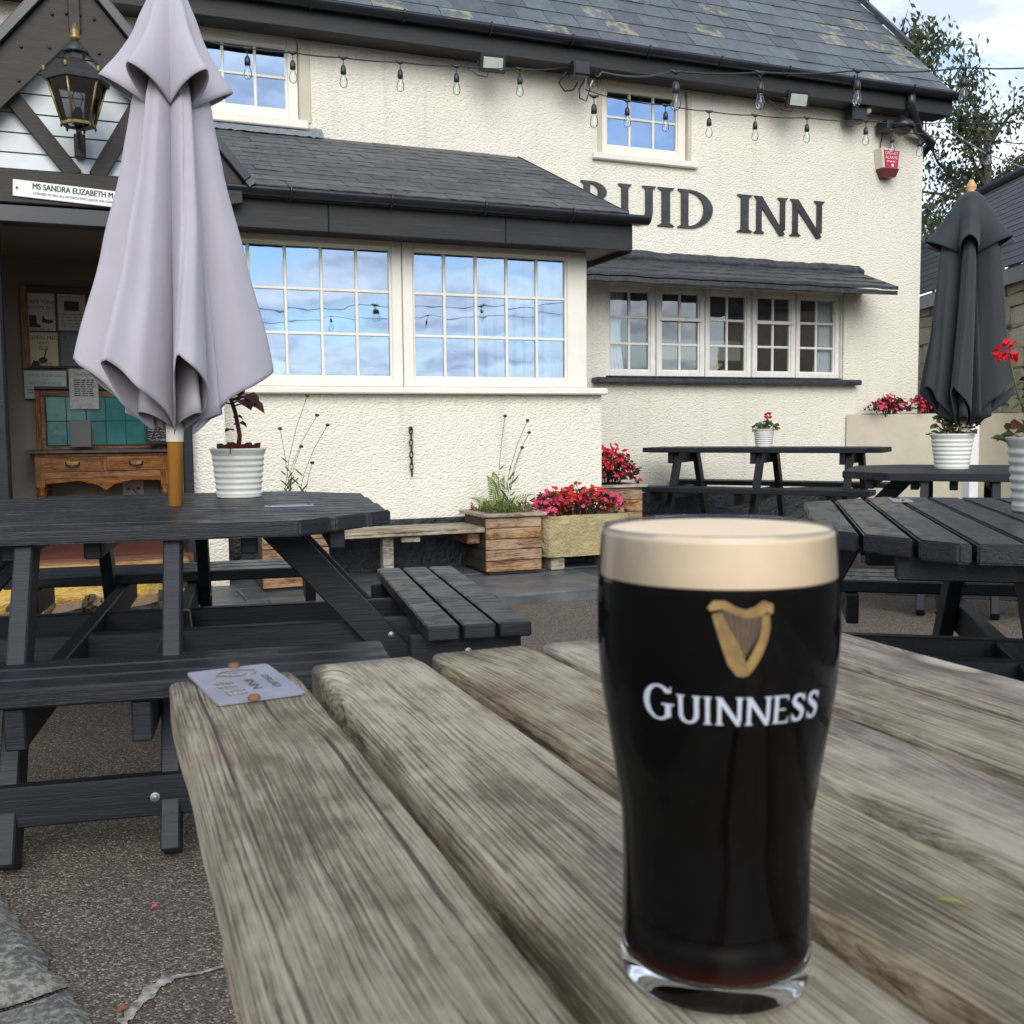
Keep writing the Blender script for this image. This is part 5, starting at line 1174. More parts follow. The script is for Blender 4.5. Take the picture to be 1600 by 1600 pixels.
# wild planting in the two low planters
def wild(label, c, seed, fern, stems, hx, hy):
    t = thing('planter_plants', label, 'plants', c); rr = random.Random(seed); st = MB(); lf = MB(); fe = MB(); hd = MB(); re = MB()
    for k in range(420):
        x, y = rr.uniform(-hx, hx), rr.uniform(-hy, hy); l = rr.uniform(.02, .05); z = rr.uniform(0, .07)*(1+mnoise.noise(V((x*12, y*12, 0)))); leafq(lf if rr.random() < .93 else re, V((x, y, z)), V((rr.gauss(0, .6), rr.gauss(-.2, .6), rr.uniform(.3, 1.3))), V((0, -1, .4)), l, l*.35)
    for (x, y, h, lx, ly) in fern:
        path = [V((x+lx*(i/8)**1.5, y+ly*(i/8)**1.5, h*math.sin(i/8*1.45))) for i in range(9)]; st.tube(path, .002, 4)
        for i in range(1, 26):
            f = i/26; j = min(int(f*8), 7); p = path[j].lerp(path[j+1], f*8-j); tn = (path[j+1]-path[j]).normalized(); sd = tn.cross(V((0, -1, .2))).normalized()
            l = .052*math.sin(math.pi*min(1, f*.85+.16))*(1.15-f*.6)
            for s in (-1, 1): leafq(fe, p, sd*s+tn*.25+V((0, 0, -.1)), V((0, -1, .2)), l, .0075, .1)
    for (x, y, h, dx_, dy_) in stems:
        path = [V((x+dx_*f*f, y+dy_*f, h*f)) for f in (0, .25, .5, .75, 1)]; st.tube(path, .0020, 4); p = path[-1]
        m_ = MB().lathe([(0, -.010), (.008, -.008), (.014, .0), (.012, .007), (0, .011)], 8); m_.v = [v+p for v in m_.v]; m_.build('seed_head', M['seedhead'], t)
        for f in (.12, .2, .28, .36, .46):
            p = V((x+dx_*f*f, y+dy_*f, h*f)); a = rr.random()*6.28; leafq(lf, p, V((math.cos(a), math.sin(a)*.5, .9)), V((0, -1, .3)), rr.uniform(.05, .09), .011)
    st.build('stems', M['stemgreen'], t); lf.build('leaves', M['leafgreen'], t, recalc=False); re.build('red_flowers', M['petalpink'], t, recalc=False)
    if fern: fe.build('fern_fronds', M['fern'], t, recalc=False)
wild('fern, low herbs and tall dark seed heads in the square planter', (2.46, 6.34, .425), 5, [(-.04, 0, .30, -.02, 0), (-.02, .02, .26, .05, 0), (.03, 0, .14, .20, -.02), (-.06, -.02, .13, -.18, 0), (-.03, 0, .27, -.06, .05)], [(-.03, 0, .66, .06, 0), (.02, 0, .63, .17, 0), (.04, .02, .55, .17, 0), (.05, 0, .45, .10, 0)], .165, .17)
wild('tall thin scabious stalks with dark heads behind the white pot', (1.04, 6.30, .455), 8, [], [(-.02, 0, .76, .16, 0), (-.02, .02, .64, .22, 0), (.06, .0, .58, .20, 0), (.02, 0, .56, -.05, 0), (0, .03, .45, .1, 0), (.1, 0, .35, .06, 0)], .16, .15)

# plank seat against the wall
t = thing('wall_bench', 'grey weathered plank seat fixed between the planters below the bay', 'bench', (1.75, 6.36, .06))
for y0, y1 in ((-.20, -.005), (.0, .20)): MB().box(-.50, .535, y0, y1, .278, .312, .004).build('seat_board', M['rim'], t)
for x in (-.10,): MB().box(x-.035, x+.035, -.13, -.06, .0, .268, .004).build('leg', M['rim'], t); MB().box(x-.06, x+.06, -.14, .16, .2685, .277, .002).build('bracket', M['rim'], t)
MB().box(.43, .515, -.12, .18, .20, .277, .004).build('bracket', M['planter'], t); MB().box(-.02, .10, -.16, -.135, .235, .268, .002).build('bracket', M['rim'], t)

# ------------------------------------------------------------------ porch furniture
def washstand():
    y = 7.86; k = lambda px, py: P(px, py, Y=y); x0, x1 = k(52, 700).x, k(296, 700).x+.12; zt = k(150, 703).z
    t = thing('washstand', 'varnished pine washstand with turquoise tile splashback in the porch', 'washstand', ((x0+x1)/2, 8.05, .285)); B = lambda b, n, m, p=None: b.build(n, M[m], p or t, world=True)
    x0 = -.43; x1 = .455
    B(MB().box(x0-.06, x1+.02, y-.04, 8.28, zt-.022, zt, .008), 'top', 'marble')
    B(MB().box(x0+.015, x1-.015, y+.022, 8.26, zt-.20, zt-.023), 'carcass', 'pine')
    B(MB().box(x0, x1, y, y+.02, zt-.045, zt-.0235, .003), 'rail', 'pine'); B(MB().box(x0+.035, x1-.035, y+.001, y+.02, zt-.198, zt-.152, .003), 'rail', 'pine')
    xm = (x0+x1)/2+.01
    for a, c in ((x0+.04, xm-.012), (xm+.012, x1-.03)):
        d = B(MB().box(a, c, y-.004, y+.02, zt-.150, zt-.047, .004), 'drawer', 'pine'); B(MB().box(a+.014, c-.014, y-.009, y-.004, zt-.137, zt-.060, .004), 'panel', 'pine', d); m_ = (a+c)/2
        B(MB().tube([(m_-.045, y-.012, zt-.085), (m_-.04, y-.035, zt-.105), (m_, y-.04, zt-.115), (m_+.04, y-.035, zt-.105), (m_+.045, y-.012, zt-.085)], .006, 8), 'handle', 'iron', d); B(MB().box(m_-.055, m_+.055, y-.0125, y-.0095, zt-.108, zt-.078, .002), 'back_plate', 'brass', d)
    B(MB().box(xm-.0115, xm+.0115, y, y+.02, zt-.150, zt-.047, .002), 'muntin', 'pine')
    apr = [(x0+.05, zt-.199), (x1-.04, zt-.199), (x1-.04, zt-.225), (xm+.18, zt-.215), (xm+.11, zt-.235), (xm+.06, zt-.245), (xm, zt-.285), (xm-.06, zt-.245), (xm-.11, zt-.235), (xm-.18, zt-.215), (x0+.05, zt-.235)]
    B(MB().prism(apr, lambda p, q, d: V((p, d, q)), y+.002, y+.018), 'apron', 'pine')
    for lx, ly in ((x0+.03, y+.03), (x1-.03, y+.03), (x0+.05, 8.2), (x1-.03, 8.2)):
        zz = zt-.20; B(MB().box(lx-.032, lx+.032, ly-.032, ly+.032, zz-.06, zz+.15 if ly > 8 else zz+.155, .004), 'leg_block', 'pinez')
        pr_ = [(.028, zz-.06), (.032, zz-.07), (.022, zz-.085), (.034, zz-.10), (.034, zz-.115), (.024, zz-.13), (.036, zz-.19), (.032, zz-.25), (.024, zz-.29), (.033, zz-.30), (.024, zz-.32), (.022, .36), (.028, .32), (.02, .286)]
        B(MB().lathe(pr_, 16, (lx, ly)), 'leg', 'pinez')
    # splashback
    ys = 8.20; zb = zt+.03; zt2 = k(150, 618).z
    B(MB().box(x0+.03, x1, ys, ys+.03, zt, zt2+.05, .004), 'splashback', 'pine'); B(MB().box(x0+.0, x1, ys-.035, ys+.03, zt2+.052, zt2+.075, .004), 'shelf', 'darkoak')
    B(MB().box(x0+.0, x0+.035, ys-.02, ys-.001, zt, zt2+.05, .004), 'side_post', 'pinez'); B(MB().box(x0+.06, x1-.0, ys-.006, ys-.0005, zb-.004, zt2+.004), 'tile_bed', 'grout')
    nx = 6; tw = (x1-.01-x0-.07)/nx; thh = (zt2-zb)/2
    for i in range(nx):
        for j in range(2):
            bx = MB().box(x0+.07+i*tw+.002, x0+.07+(i+1)*tw-.002, ys-.014, ys-.0065, zb+j*thh+.002, zb+(j+1)*thh-.002, .003); B(bx, 'tile', 'teal')
    return t, zt, x0, x1
ws, wzt, wx0, wx1 = washstand()
def card(name, label, cat, px0, py0, px1, py1, y, mat, tilt=0.0, group=None, thick=.006):
    a, c = P(px0, py0, Y=y), P(px1, py1, Y=y); t = thing(name, label, cat, ((a.x+c.x)/2, y, c.z), 0, group); hw = abs(c.x-a.x)/2; h = a.z-c.z
    b = MB().box(-hw, hw, 0, thick, 0, h, .001); b.build('sheet', M[mat], t); return t, hw, h
def lines(t, hw, zs, w_, mat='ink', y=-.0012, th=.006, seed=0):
    rr = random.Random(seed); b = MB()
    for z in zs:
        x = -w_
        while x < w_:
            l = rr.uniform(.015, .05); b.add([(x, y, z), (min(x+l, w_), y, z), (min(x+l, w_), y, z+th), (x, y, z+th)], [(0, 1, 2, 3)]); x += l+.008
    b.build('print', M[mat], t, recalc=False)
def loc_text(t, s, size, x, z, mat, align='CENTER', y=-.0014, sx=1.0):
    b = text_mb(s, size, align); b.v = [V((x+v.x*sx, y, z+v.y)) for v in b.v]; b.build('lettering', M[mat], t, recalc=False)
# notice board with four posters
yb = 8.262
a, c = P(30, 445, Y=yb), P(178, 577, Y=yb); t = thing('notice_board', 'dark framed glazed notice board on the porch back wall', 'notice board', ((a.x+c.x)/2, yb, c.z)); hw, h = (c.x-a.x)/2, a.z-c.z
MB().box(-hw, hw, .004, .018, 0, h).build('backing', M['darkoak'], t)
for bx in ((-hw, -hw+.05, 0, h), (hw-.05, hw, 0, h)): MB().box(bx[0], bx[1], -.022, .0035, bx[2], bx[3], .004).build('frame_side', M['pinez'], t)
for bx in ((-hw+.051, hw-.051, 0, .018), (-hw+.051, hw-.051, h-.055, h)): MB().box(bx[0], bx[1], -.022, .0035, bx[2], bx[3], .004).build('frame_rail', M['darkoak'], t)
PG = 'posters in the notice board'
t, w_, h = card('poster', 'pale poster reading TAKE YOUR BOOTS OFF with drawn boots', 'poster', 41, 457, 87, 517, 8.258, 'paper', group=PG, thick=.002)
loc_text(t, 'TAKE YOUR', .036, 0, h*.72, 'ink'); loc_text(t, 'BOOTS OFF', .036, 0, h*.56, 'ink'); b = MB(); b.prism([(-.08, .02), (-.01, .02), (0, .035), (-.03, .05), (-.035, .11), (-.08, .11)], lambda p, q, d: V((p, d, q)), -.0015, -.0004); b.prism([(.0, .06), (.05, .05), (.08, .06), (.08, .075), (.03, .08), (.01, .11)], lambda p, q, d: V((p, d, q)), -.0015, -.0004); b.build('print', M['ink'], t); lines(t, w_, [.008], w_*.8, th=.004)
t, w_, h = card('poster', 'grey notice with a dark picture beside the boots poster', 'poster', 89, 457, 135, 517, 8.258, 'paper', group=PG, thick=.002)
MB().box(-.05, .05, -.0015, -.0004, h*.52, h*.78).build('picture', M['ink'], t); lines(t, w_, [h*.1, h*.18, h*.26, h*.34, h*.42, h*.88], w_*.8, 'inkgrey', th=.006)
t, w_, h = card('poster', 'cream poster reading OPEN MIC NIGHT with a drawn guitar', 'poster', 44, 519, 92, 575, 8.2575, 'papercream', group=PG, thick=.002)
loc_text(t, 'OPEN MIC', .042, 0, h*.80, 'ink'); loc_text(t, 'NIGHT', .026, 0, h*.67, 'ink'); lines(t, w_, [h*.52, h*.58], w_*.32, th=.006); MB().tube([(.0, -.001, .07), (.02, -.001, .14)], .004, 6).build('print', M['ink'], t); b = MB(); b.prism([(.03*math.cos(k*.524)-.005, .055+.022*math.sin(k*.524)) for k in range(12)], lambda p, q, d: V((p, d, q)), -.0016, -.0004); b.prism([(-.09, .01), (-.03, .012), (-.03, .045), (-.07, .055)], lambda p, q, d: V((p, d, q)), -.0018, -.0004); b.build('print', M['ink'], t); lines(t, w_, [.012, .03], w_*.6, th=.005, seed=4)
t, w_, h = card('poster', 'slate blue poster reading FOLLOW US ON SOCIAL', 'poster', 94, 520, 150, 576, 8.2575, 'paperblue', group=PG, thick=.002)
for i, s in enumerate(('FOLLOW', 'US ON', 'SOCIAL')): loc_text(t, s, .036, 0, h*(.80-.15*i), 'inkgrey')
lines(t, w_, [h*.3, h*.15], w_*.3, 'inkgrey', th=.01)
t, w_, h = card('sign', 'laminated FOOD ALLERGIES and INTOLERANCES notice under the notice board', 'sign', 37, 579, 105, 623, 8.22, 'laminate')
loc_text(t, 'FOOD ALLERGIES', .030, .0, h*.78, 'inkgreen'); loc_text(t, 'and', .022, 0, h*.65, 'inkgreen'); loc_text(t, 'INTOLERANCES', .030, 0, h*.50, 'inkgreen'); lines(t, w_, [h*.30, h*.20], w_*.85, 'ink', th=.006, seed=2); lines(t, w_, [h*.10], w_*.2, 'ink', th=.006)
t, w_, h = card('notice', 'crumpled shiny plastic sleeve with a typed sheet hanging over the tiles', 'notice', 107, 576, 155, 639, 8.14, 'foil', thick=.004)
lines(t, w_, [h*(.32+.055*i) for i in range(8)], w_*.7, 'ink', th=.007, seed=6, y=-.002); lines(t, w_, [h*.84], w_*.5, 'inkgrey', y=-.002)
t, w_, h = card('menu_card', 'plain charcoal menu card propped against the turquoise tiles', 'menu', 109, 656, 143, 698, 8.02, 'menu', thick=.012); t.rotation_euler = (R(-6), 0, 0)
t, w_, h = card('chalkboard', 'small black chalkboard with white handwriting beside the tiles', 'chalkboard', 228, 660, 262, 694, 8.10, 'chalk', thick=.012)
rr = random.Random(8)
for z in (.84, .72, .60, .48, .36, .22):
    x = -w_*.85
    while x < w_*(.85 if z > .3 else -.2):
        n_ = rr.randint(5, 10); MB().tube([V((x+.005*k, -.002, h*z+rr.uniform(-.006, .009))) for k in range(n_)], .0016, 4).build('handwriting', M['inkwhite'], t); x += .005*n_+.008
loc_text(t, 'Druids', .026, w_*.35, h*.17, 'inkwhite', y=-.0014)
t, w_, h = card('socket', 'double wall socket low on the porch back wall', 'socket', 191, 751, 225, 775, 8.272, 'offwhite', thick=.01)
MB().tube([(.0, -.01, .05), (.03, -.03, .02), (.08, -.03, -.03), (.14, -.02, -.03)], .004, 6).build('cord', M['blackplastic'], t)
for x in (-.035, .035): MB().box(x-.012, x+.012, -.002, -.0005, .05, .07).build('switch', M['inkgrey'], t)
a = P(22, 380, Y=7.2); tag(MB().box(-.785, -.62, 7.15, 7.19, 1.25, 2.1, .004).build('open_shutter', M['darkoak']), 'dark brown board panel at the edge of the porch opening', 'panel')
# stone bits and woven boot trays by the step
def tray(label, x0, x1, y0, y1):
    t = thing('boot_tray', label, 'tray', ((x0+x1)/2, (y0+y1)/2, .062), R(-3), 'woven trays by the porch step'); hx, hy = (x1-x0)/2, (y1-y0)/2
    n = 9
    for i in range(n):
        y = -hy+2*hy*i/(n-1); MB().tube([V((x, y+.012*math.cos(x/hx*1.5), .03+.03*(x/hx)**2)) for x in [hx*(k/6-1) for k in range(13)]], .006, 6).build('slat', M['wicker'], t)
    for x in (-hx, 0, hx): MB().beam((x, -hy-.01, .035+.03*(x/hx)**2), (x, hy+.01, .035+.03*(x/hx)**2), .03, .025, .003).build('batten', M['iron'], t)
    for x in (-hx*.8, hx*.8): MB().box(x-.02, x+.02, -hy, hy, 0, .032, .002).build('foot', M['iron'], t)
tray('woven brown tray in front of the step, one nearer the post', -.45, -.10, 5.62, 5.86); tray('woven brown tray in front of the step, one nearer the table leg', -.08, .27, 5.66, 5.90)
for i, (px, py, s) in enumerate(((301, 906, .06), (300, 930, .05), (282, 928, .035), (252, 930, .03), (240, 926, .026))):
    q = P(px, py+8, Z=.06); rr = random.Random(i); bm = bmesh.new(); bmesh.ops.create_icosphere(bm, subdivisions=3, radius=s)
    for v in bm.verts: v.co = V((v.co.x*1.2, v.co.y, v.co.z*.8))*(1+.25*mnoise.noise(v.co*18+V((i*3, 0, 0))))
    me = bpy.data.meshes.new('loose_stone'); bm.to_mesh(me); bm.free()
    for p in me.polygons: p.use_smooth = True
    tag(link('loose_stone', me, M['ochre'], None, (q.x, q.y+.05, .06+s*.6)), ('ochre stone below the downpipe, upper of the pair', 'ochre stone below the downpipe, lower of the pair', 'small ochre stone just left of the stacked pair', 'little ochre pebble under the stone step edge', 'tiniest ochre pebble beside the woven tray')[i], 'stone', 'ochre stones by the step')

# ------------------------------------------------------------------ signs, lantern, fittings
a, c = P(20, 291, Y=6.295), P(232, 310, Y=6.295)
t = thing('name_board', 'long white licensee board with stencilled capitals above the porch door', 'sign', (a.x, 6.292, (a.z+c.z)/2-.0)); ang = math.atan2(2.352-2.352+(-.030), .55); t.rotation_euler = (0, R(3.0), 0); WM[t.name] = Matrix.LocRotScale(t.location, t.rotation_euler, None)
ln = c.x-a.x; MB().box(0, ln+.08, -.006, .004, -.045, .045, .004).build('board', M['whitepost'], t)
def bl(s, size, x, z, mat, sx=1.0):
    b = text_mb(s, size); n_ = len(b.v); v0 = list(b.v); f0 = list(b.f)
    for k in range(1, 3): b.add([v+V((.028*size*k, 0, .0004*k)) for v in v0], f0)
    b.v = [V((x+v.x*sx, -.0075-v.z, z+v.y)) for v in b.v]; b.build('lettering', M[mat], t, recalc=False)
bl('MS SANDRA ELIZABETH M', .044, .095, .004, 'ink', .80); bl('LICENSED TO SELL ALL INTOXICATING LIQUOR FOR CONSUMPTION ON', .0165, .10, -.024, 'inkgrey', .92)
MB().tube([(.02, -.006, 0), (.02, -.010, 0)], .006, 8).build('screw', M['iron'], t)

def lantern():
    c = P(120, 130, Y=6.06); t = thing('lantern', 'black and brass six sided lantern hanging on the porch gable', 'lantern', (c.x, 6.06, 2.56))
    n = 6; z0, z1, r0, r1 = .075, .30, .082, .150; a0 = R(12)
    def hx(r_, z, k): a = a0+2*math.pi*k/n; return V((r_*math.cos(a), r_*math.sin(a), z))
    for k in range(n):
        MB().tube([hx(r0, z0, k), hx(r1, z1, k)], .0065, 6).build('corner_bar', M['brass'], t)
        MB().add([hx(r0*.96, z0, k), hx(r0*.96, z0, k+1), hx(r1*.96, z1, k+1), hx(r1*.96, z1, k)], [(0, 1, 2, 3)]).build('pane', M['lampglass'], t, recalc=False)
        f = MB().lathe([(0, -.018), (.006, -.012), (.006, 0), (0, .002)], 8); f.v = [v+hx(r0+.004, z0-.006, k) for v in f.v]; f.build('foot_knob', M['iron'], t)
        f = MB().lathe([(0, .028), (.008, .02), (.012, .008), (.006, 0), (.010, -.006), (0, -.008)], 8); f.v = [v+hx(r1+.012, z1+.034, k) for v in f.v]; f.build('crown_knob', M['brass'], t)
    MB().lathe([(r0-.012, z0-.006), (r0+.008, z0-.006), (r0+.008, z0+.008), (r0-.012, z0+.008), (r0-.012, z0-.006)], 6, a0=a0, smooth=False).build('bottom_rim', M['brass'], t)
    MB().lathe([(r1-.01, z1-.012), (r1+.016, z1-.012), (r1+.02, z1+.022), (r1-.01, z1+.022), (r1-.01, z1-.012)], 6, a0=a0, smooth=False).build('top_rim', M['iron'], t)
    MB().lathe([(r1+.016, z1+.023), (.10, z1+.075), (.058, z1+.105), (.050, z1+.11), (.046, z1+.14), (.060, z1+.145)], 6, a0=a0, smooth=False).build('hood', M['iron'], t)
    MB().lathe([(.036, z1+.11), (.036, z1+.145)], 12).build('collar', M['brass'], t)
    MB().lathe([(.062, z1+.145), (.066, z1+.155), (.045, z1+.18), (.028, z1+.20), (.02, z1+.205)], 16).build('chimney', M['iron'], t)
    MB().lathe([(.014, z1+.205), (.022, z1+.215), (.030, z1+.228), (.018, z1+.238), (.028, z1+.25), (.016, z1+.27), (.006, z1+.30), (0, z1+.302)], 14).build('finial', M['brass'], t)
    MB().lathe([(.022, z0-.006), (.022, z0+.05), (.026, z0+.06), (.014, z0+.09)], 12).build('lamp_holder', M['iron'], t)
    MB().lathe([(.012, z0+.09), (.026, z0+.125), (.028, z0+.15), (.018, z0+.172), (0, z0+.18)], 14).build('bulb', M['bulb'], t)
    MB().tube([(0, .0, z0-.006), (0, .0, z0-.04), (0, .06, z0-.07), (0, .20, z0-.06), (0, .30, z0-.03)], .014, 8).build('bracket', M['iron'], t)
    MB().box(-.03, .03, .28, .33, z0-.10, z0+.03, .006).build('wall_plate', M['iron'], t)
lantern()

def floodlight(label, px, py, w_, h_, y, tilt):
    c = P(px, py, Y=y); t = thing('floodlight', label, 'floodlight', (c.x, y, c.z), R(-4), 'floodlights under the eaves'); Mx = Matrix.Rotation(R(tilt), 4, 'X')
    MB().box(-w_/2, w_/2, -.012, .03, -h_/2, h_/2, .006, Mx).build('housing', M['blackplastic'], t); MB().box(-w_/2+.026, w_/2-.026, -.0145, -.0125, -h_/2+.026, h_/2-.026, .0, Mx).build('face', M['ledface'], t)
    MB().tube([(-w_/2-.006, .01, 0), (-w_/2-.006, .10, .05), (0, .14, .06), (w_/2+.006, .10, .05), (w_/2+.006, .01, 0)], .006, 6).build('bracket', M['blackplastic'], t)
    MB().tube([(-.02, .03, -.03), (-.03, .06, -.09), (-.10, .10, -.07), (-.22, .13, .02), (-.34, .16, .08)], .004, 6).build('cord', M['blackplastic'], t)
floodlight('small square black floodlight under the gutter left of the junction box', 770, 99, .215, .14, 7.97, 14)
floodlight('small square black floodlight tilted under the gutter near the roof corner', 1247, 156, .225, .15, 7.97, 16)
def fitting(name, label, cat, px, py, y, w_, h_, d, mat='blackplastic'):
    c = P(px, py, Y=y); t = thing(name, label, cat, (c.x, y, c.z)); MB().box(-w_/2, w_/2, -d/2, d/2, -h_/2, h_/2, .008).build('case', M[mat], t); MB().box(-w_/2+.01, w_/2-.01, -d/2-.008, -d/2+.001, -h_/2+.01, h_/2-.01, .003).build('cover', M[mat], t); return t
t = fitting('junction_box', 'black junction box with looped cables under the eaves', 'junction box', 906, 108, 7.99, .15, .125, .1)
MB().tube([(-.10, .05, -.02), (-.14, .12, -.09), (-.08, .13, -.15), (.0, .13, -.13), (.03, .1, -.07)], .007, 6).build('cable', M['blackplastic'], t)
MB().tube([(.07, .05, -.06), (.05, .12, -.12), (.06, .13, -.19), (.12, .13, -.21), (.15, .12, -.12), (.13, .1, -.05)], .006, 6).build('cable', M['blackplastic'], t); MB().tube([(.08, .05, -.05), (.10, .13, -.13), (.14, .13, -.12), (.17, .1, -.04)], .005, 6).build('cable', M['whitepost'], t)
t = fitting('sensor_box', 'black sensor box with a round eye under the roof corner', 'sensor', 1337, 180, 8.16, .17, .14, .13); f = MB().lathe([(0, -.01), (.035, -.01), (.04, .02), (.02, .04), (0, .042)], 14); f.v = [V((.11+v.x, -.03-v.z, .05+v.y)) for v in f.v]; f.build('eye', M['offwhite'], t)
t = thing('dome_camera', 'round black dome camera on a bracket near the inn corner', 'camera', P(1410, 196, Y=8.08)); s = MB().lathe([(0, .10), (.02, .095), (.03, .075), (.10, .03), (.115, -.01), (.105, -.03)], 24); s.build('housing', M['blackplastic'], t); MB().lathe([(.085, -.031), (.07, -.07), (.035, -.095), (0, -.10)], 20).build('dome', M['letter'], t); MB().box(-.16, -.02, .02, .19, -.045, .055, .01).build('bracket', M['blackplastic'], t)
def alarm():
    c = P(1387, 256, Y=8.24); t = thing('alarm_box', 'red and cream shield shaped burglar alarm box at the inn corner', 'alarm', (c.x+.0, 8.24, c.z)); sh = [(-.125, .135), (.125, .135), (.10, -.05), (.055, -.135), (-.055, -.135), (-.10, -.05)]
    MB().prism(sh, lambda p, q, d: V((p, d, q)), -.05, .055).build('body', M['offwhite'], t)
    MB().prism([(x*.98, z) for x, z in sh[2:]], lambda p, q, d: V((p*1.02, d, q-.002)), -.052, .056).build('strobe', M['alarmdark'], t)
    MB().prism([(-.098, .118), (.098, .118), (.078, -.048), (-.078, -.048)], lambda p, q, d: V((p, d, q)), -.0535, -.049).build('face', M['alarmred'], t)
    for s, z, sz in (('GARNET', .076, .042), ('ALARMS', .034, .042)): loc_text(t, s, sz, 0, z, 'inkwhite', y=-.0545)
    lines(t, .1, [.006], .058, 'inkwhite', -.0546, .010, 3)
    b = MB().lathe([(0, -.001), (.016, 0)], 16); b.v = [V((.015+v.x, -.0546, -.025+v.y)) for v in b.v]; b.build('emblem', M['inkwhite'], t, recalc=False)
    MB().tube([(-.06, .04, .135), (-.05, .05, .2), (-.02, .05, .30)], .005, 6).build('cord', M['blackplastic'], t)
alarm()
# chain on the bay wall
t = thing('chain', 'short black iron chain hanging from a hook on the bay wall', 'chain', (1.925, YB-.02, .69)); MB().lathe([(0, 0), (.014, 0), (.014, .012), (0, .014)], 10).build('hook_plate', M['iron'], t); t.children[0].location = (0, .005, .32); t.children[0].rotation_euler = (R(90), 0, 0)
for i in range(8):
    z = .305-i*.040; pth = []
    for k in range(17): a = 2*math.pi*k/16; x, zz = .011*math.cos(a), .026*math.sin(a); pth.append(V((x, -.006, z+zz)) if i % 2 == 0 else V((.002, -.006+x, z+zz)))
    MB().tube(pth, .0042, 6, caps=False).build('link', M['iron'], t)

# ------------------------------------------------------------------ festoon lights
def festoon(label, pts, bulbs, r=.005, bw=.030, drop=.055, sc_=1.0):
    t = thing('festoon_lights', label, 'string lights', pts[0], 0, 'festoon light strings'); cab = []
    for i in range(len(pts)-1):
        for k in range(6): f = k/6; p = pts[i].lerp(pts[i+1], f); cab.append(p-V((0, 0, 1))*(.02*math.sin(math.pi*f)*(pts[i+1]-pts[i]).length))
    cab.append(pts[-1]); MB().tube(cab, r, 6).build('cable', M['blackplastic'], t, world=True)
    for p in bulbs:
        s = sc_; B = lambda pr_, n_, m_, n=12: (lambda q: (setattr(q, 'v', [v*s+p for v in q.v]), q.build(n_, M[m_], t, world=True))[1])(MB().lathe(pr_, n))
        b = MB().tube([p+V((-.035, 0, .004))*s, p+V((0, 0, -.006))*s, p+V((.035, 0, .004))*s], [.007*s, .014*s, .007*s], 8); b.tube([p, p+V((.002, 0, -drop))*s], .0035*s, 5); b.build('junction', M['blackplastic'], t, world=True)
        h = B([(0, -drop+.004), (.010, -drop), (.018, -drop-.014), (.021, -drop-.034), (.021, -drop-.062), (.017, -drop-.064), (0, -drop-.064)], 'lamp_holder', 'blackplastic')
        B([(.013, -drop-.062), (.016, -drop-.075), (.027, -drop-.105), (.030, -drop-.125), (.024, -drop-.148), (.010, -drop-.158), (0, -drop-.160)], 'bulb', 'bulb')
A_ = [P(x, y, Y=7.62) for x, y in ((150, 30), (318, 63), (386, 75), (457, 82), (536, 90), (625, 97), (713, 103), (812, 107))]+[P(890, 104, Y=8.05)]
festoon('festoon string hung along the wall from parasol top to junction box', A_, A_[2:8])
C_ = [P(915, 140, Y=8.1)]+[P(x, y, Y=7.62) for x, y in ((980, 157), (1040, 164), (1108, 174), (1180, 180), (1261, 184), (1353, 189), (1485, 191), (1577, 191), (1680, 192))]
festoon('lower festoon string crossing the upper window towards the roof corner', C_, C_[1:7]+C_[8:9])
B_ = [P(928, 112, Y=8.1), P(940, 112, Y=6.6)]+[P(x, y, Y=5.2) for x, y in ((1056, 112), (1188, 113), (1340, 110), (1506, 106), (1680, 98))]
festoon('nearer festoon string with larger bulbs running across the roof slope', B_, [P(928, 150, Y=6.6)]+B_[2:6])
D_ = [P(1378, 200, Y=8.0), P(1394, 203, Y=7.9), P(1437, 209, Y=7.9), P(1530, 219, Y=6.8), P(1545, 219, Y=6.8), P(1680, 226, Y=6.0)]
festoon('short festoon string under the dome camera leading behind the tree', D_, [D_[1], D_[2], D_[4]])
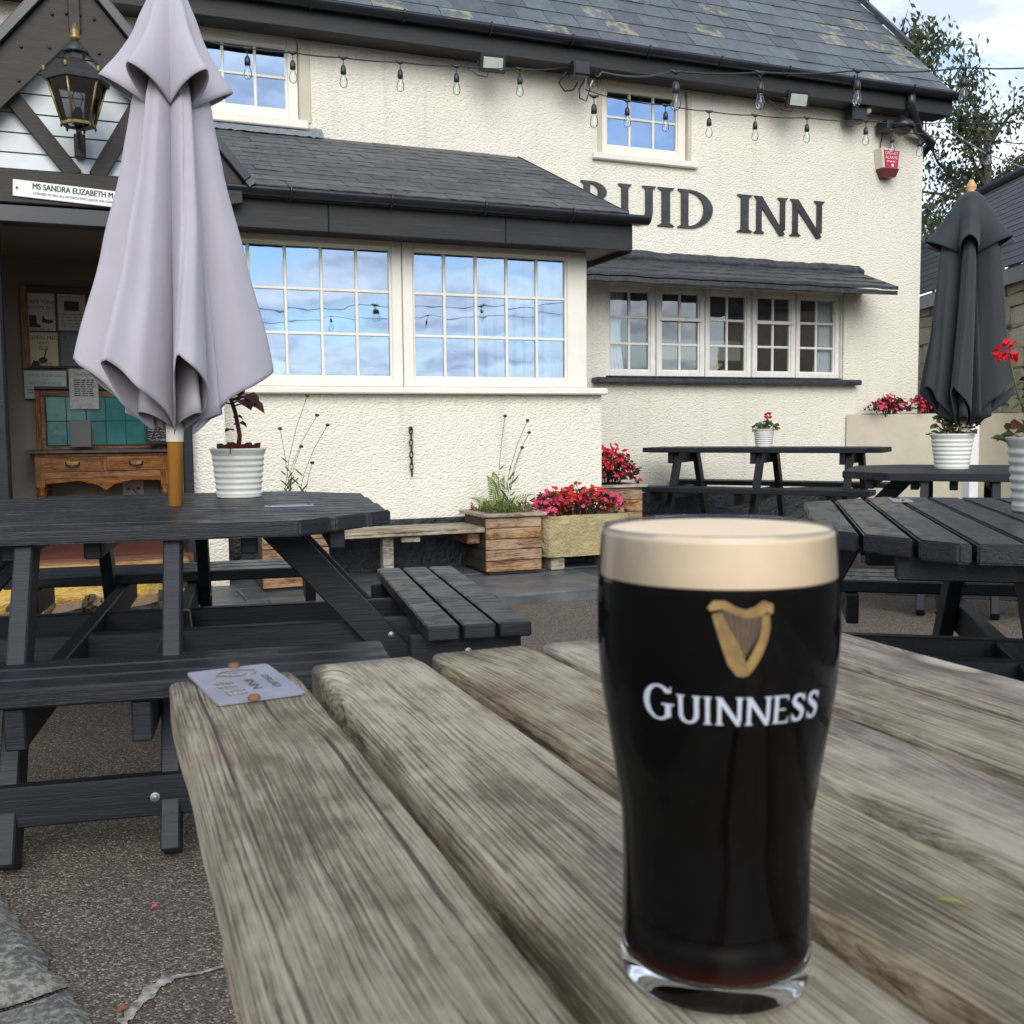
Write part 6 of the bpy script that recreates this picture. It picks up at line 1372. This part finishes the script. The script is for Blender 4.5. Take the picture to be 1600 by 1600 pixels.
# strings over the forecourt behind the viewer, seen in the panes
for k, (y0, z0, z1) in enumerate(((-1.5, 3.1, 3.0), (-4.2, 3.25, 3.1))):
    pts = [V((-6+1.6*i, y0+.1*i, z0+(z1-z0)*i/9-.35*math.sin(math.pi*i/9))) for i in range(10)]
    festoon(('festoon string over the forecourt mirrored in the bay panes', 'farther festoon string over the forecourt mirrored in the bay panes')[k], pts, pts[1:9])
# overhead service wire by the roof corner
tag(MB().tube([P(1478, 195, Y=8.3), P(1500, 215, Y=7.9), P(1540, 240, Y=7.4), P(1600, 262, Y=6.8), P(1700, 300, Y=6)], .007, 6).build('service_wire', M['inkgrey']), 'pale service wire sagging from the roof corner in front of the tree', 'wire')

# ------------------------------------------------------------------ far right bits
q = P(1514, 800, Y=6.2); t = thing('white_post', 'slim white post behind the pot on the black parasol table', 'post', (q.x, 6.2, 0)); h = P(1514, 650, Y=6.2).z+.35
MB().box(-.045, .045, -.045, .045, 0, h, .006).build('shaft', M['whitepost'], t); MB().box(.05, .12, -.03, .03, 0.2, .42, .004).build('brick_block', M['brick'], t); MB().box(-.06, .06, -.06, .06, h, h+.02, .004).build('cap', M['whitepost'], t)
# litter on the ground
for i, (px, py, m_, lab) in enumerate(((236, 1418, 'petalpink', 'pink petal on the gravel in front of the table legs'), (148, 1125, 'petalpink', 'pink petal on the gravel under the near bench'), (181, 1582, 'leafrust', 'curled orange dead leaf on the gravel at the picture bottom'))):
    q = P(px, py, Z=.008); b = MB(); leafq(b, V((0, 0, 0)), V((1, .3, .1)), V((0, 0, 1)), .016 if i < 2 else .024, .012 if i < 2 else .016, .4); o = b.build('petal' if i < 2 else 'dead_leaf', M[m_], recalc=False); o.location = (q.x, q.y, .006); tag(o, lab, 'petal' if i < 2 else 'leaf')
q = P(1462, 1408, Z=.7915); b = MB(); leafq(b, V((0, 0, 0)), V((1, -.9, 0)), V((0, 0, 1)), .012, .004, .2); o = b.build('grass_blade', M['fern'], recalc=False); o.location = (q.x, q.y, .7925); tag(o, 'tiny yellow-green scrap on the table board right of the pint', 'leaf')
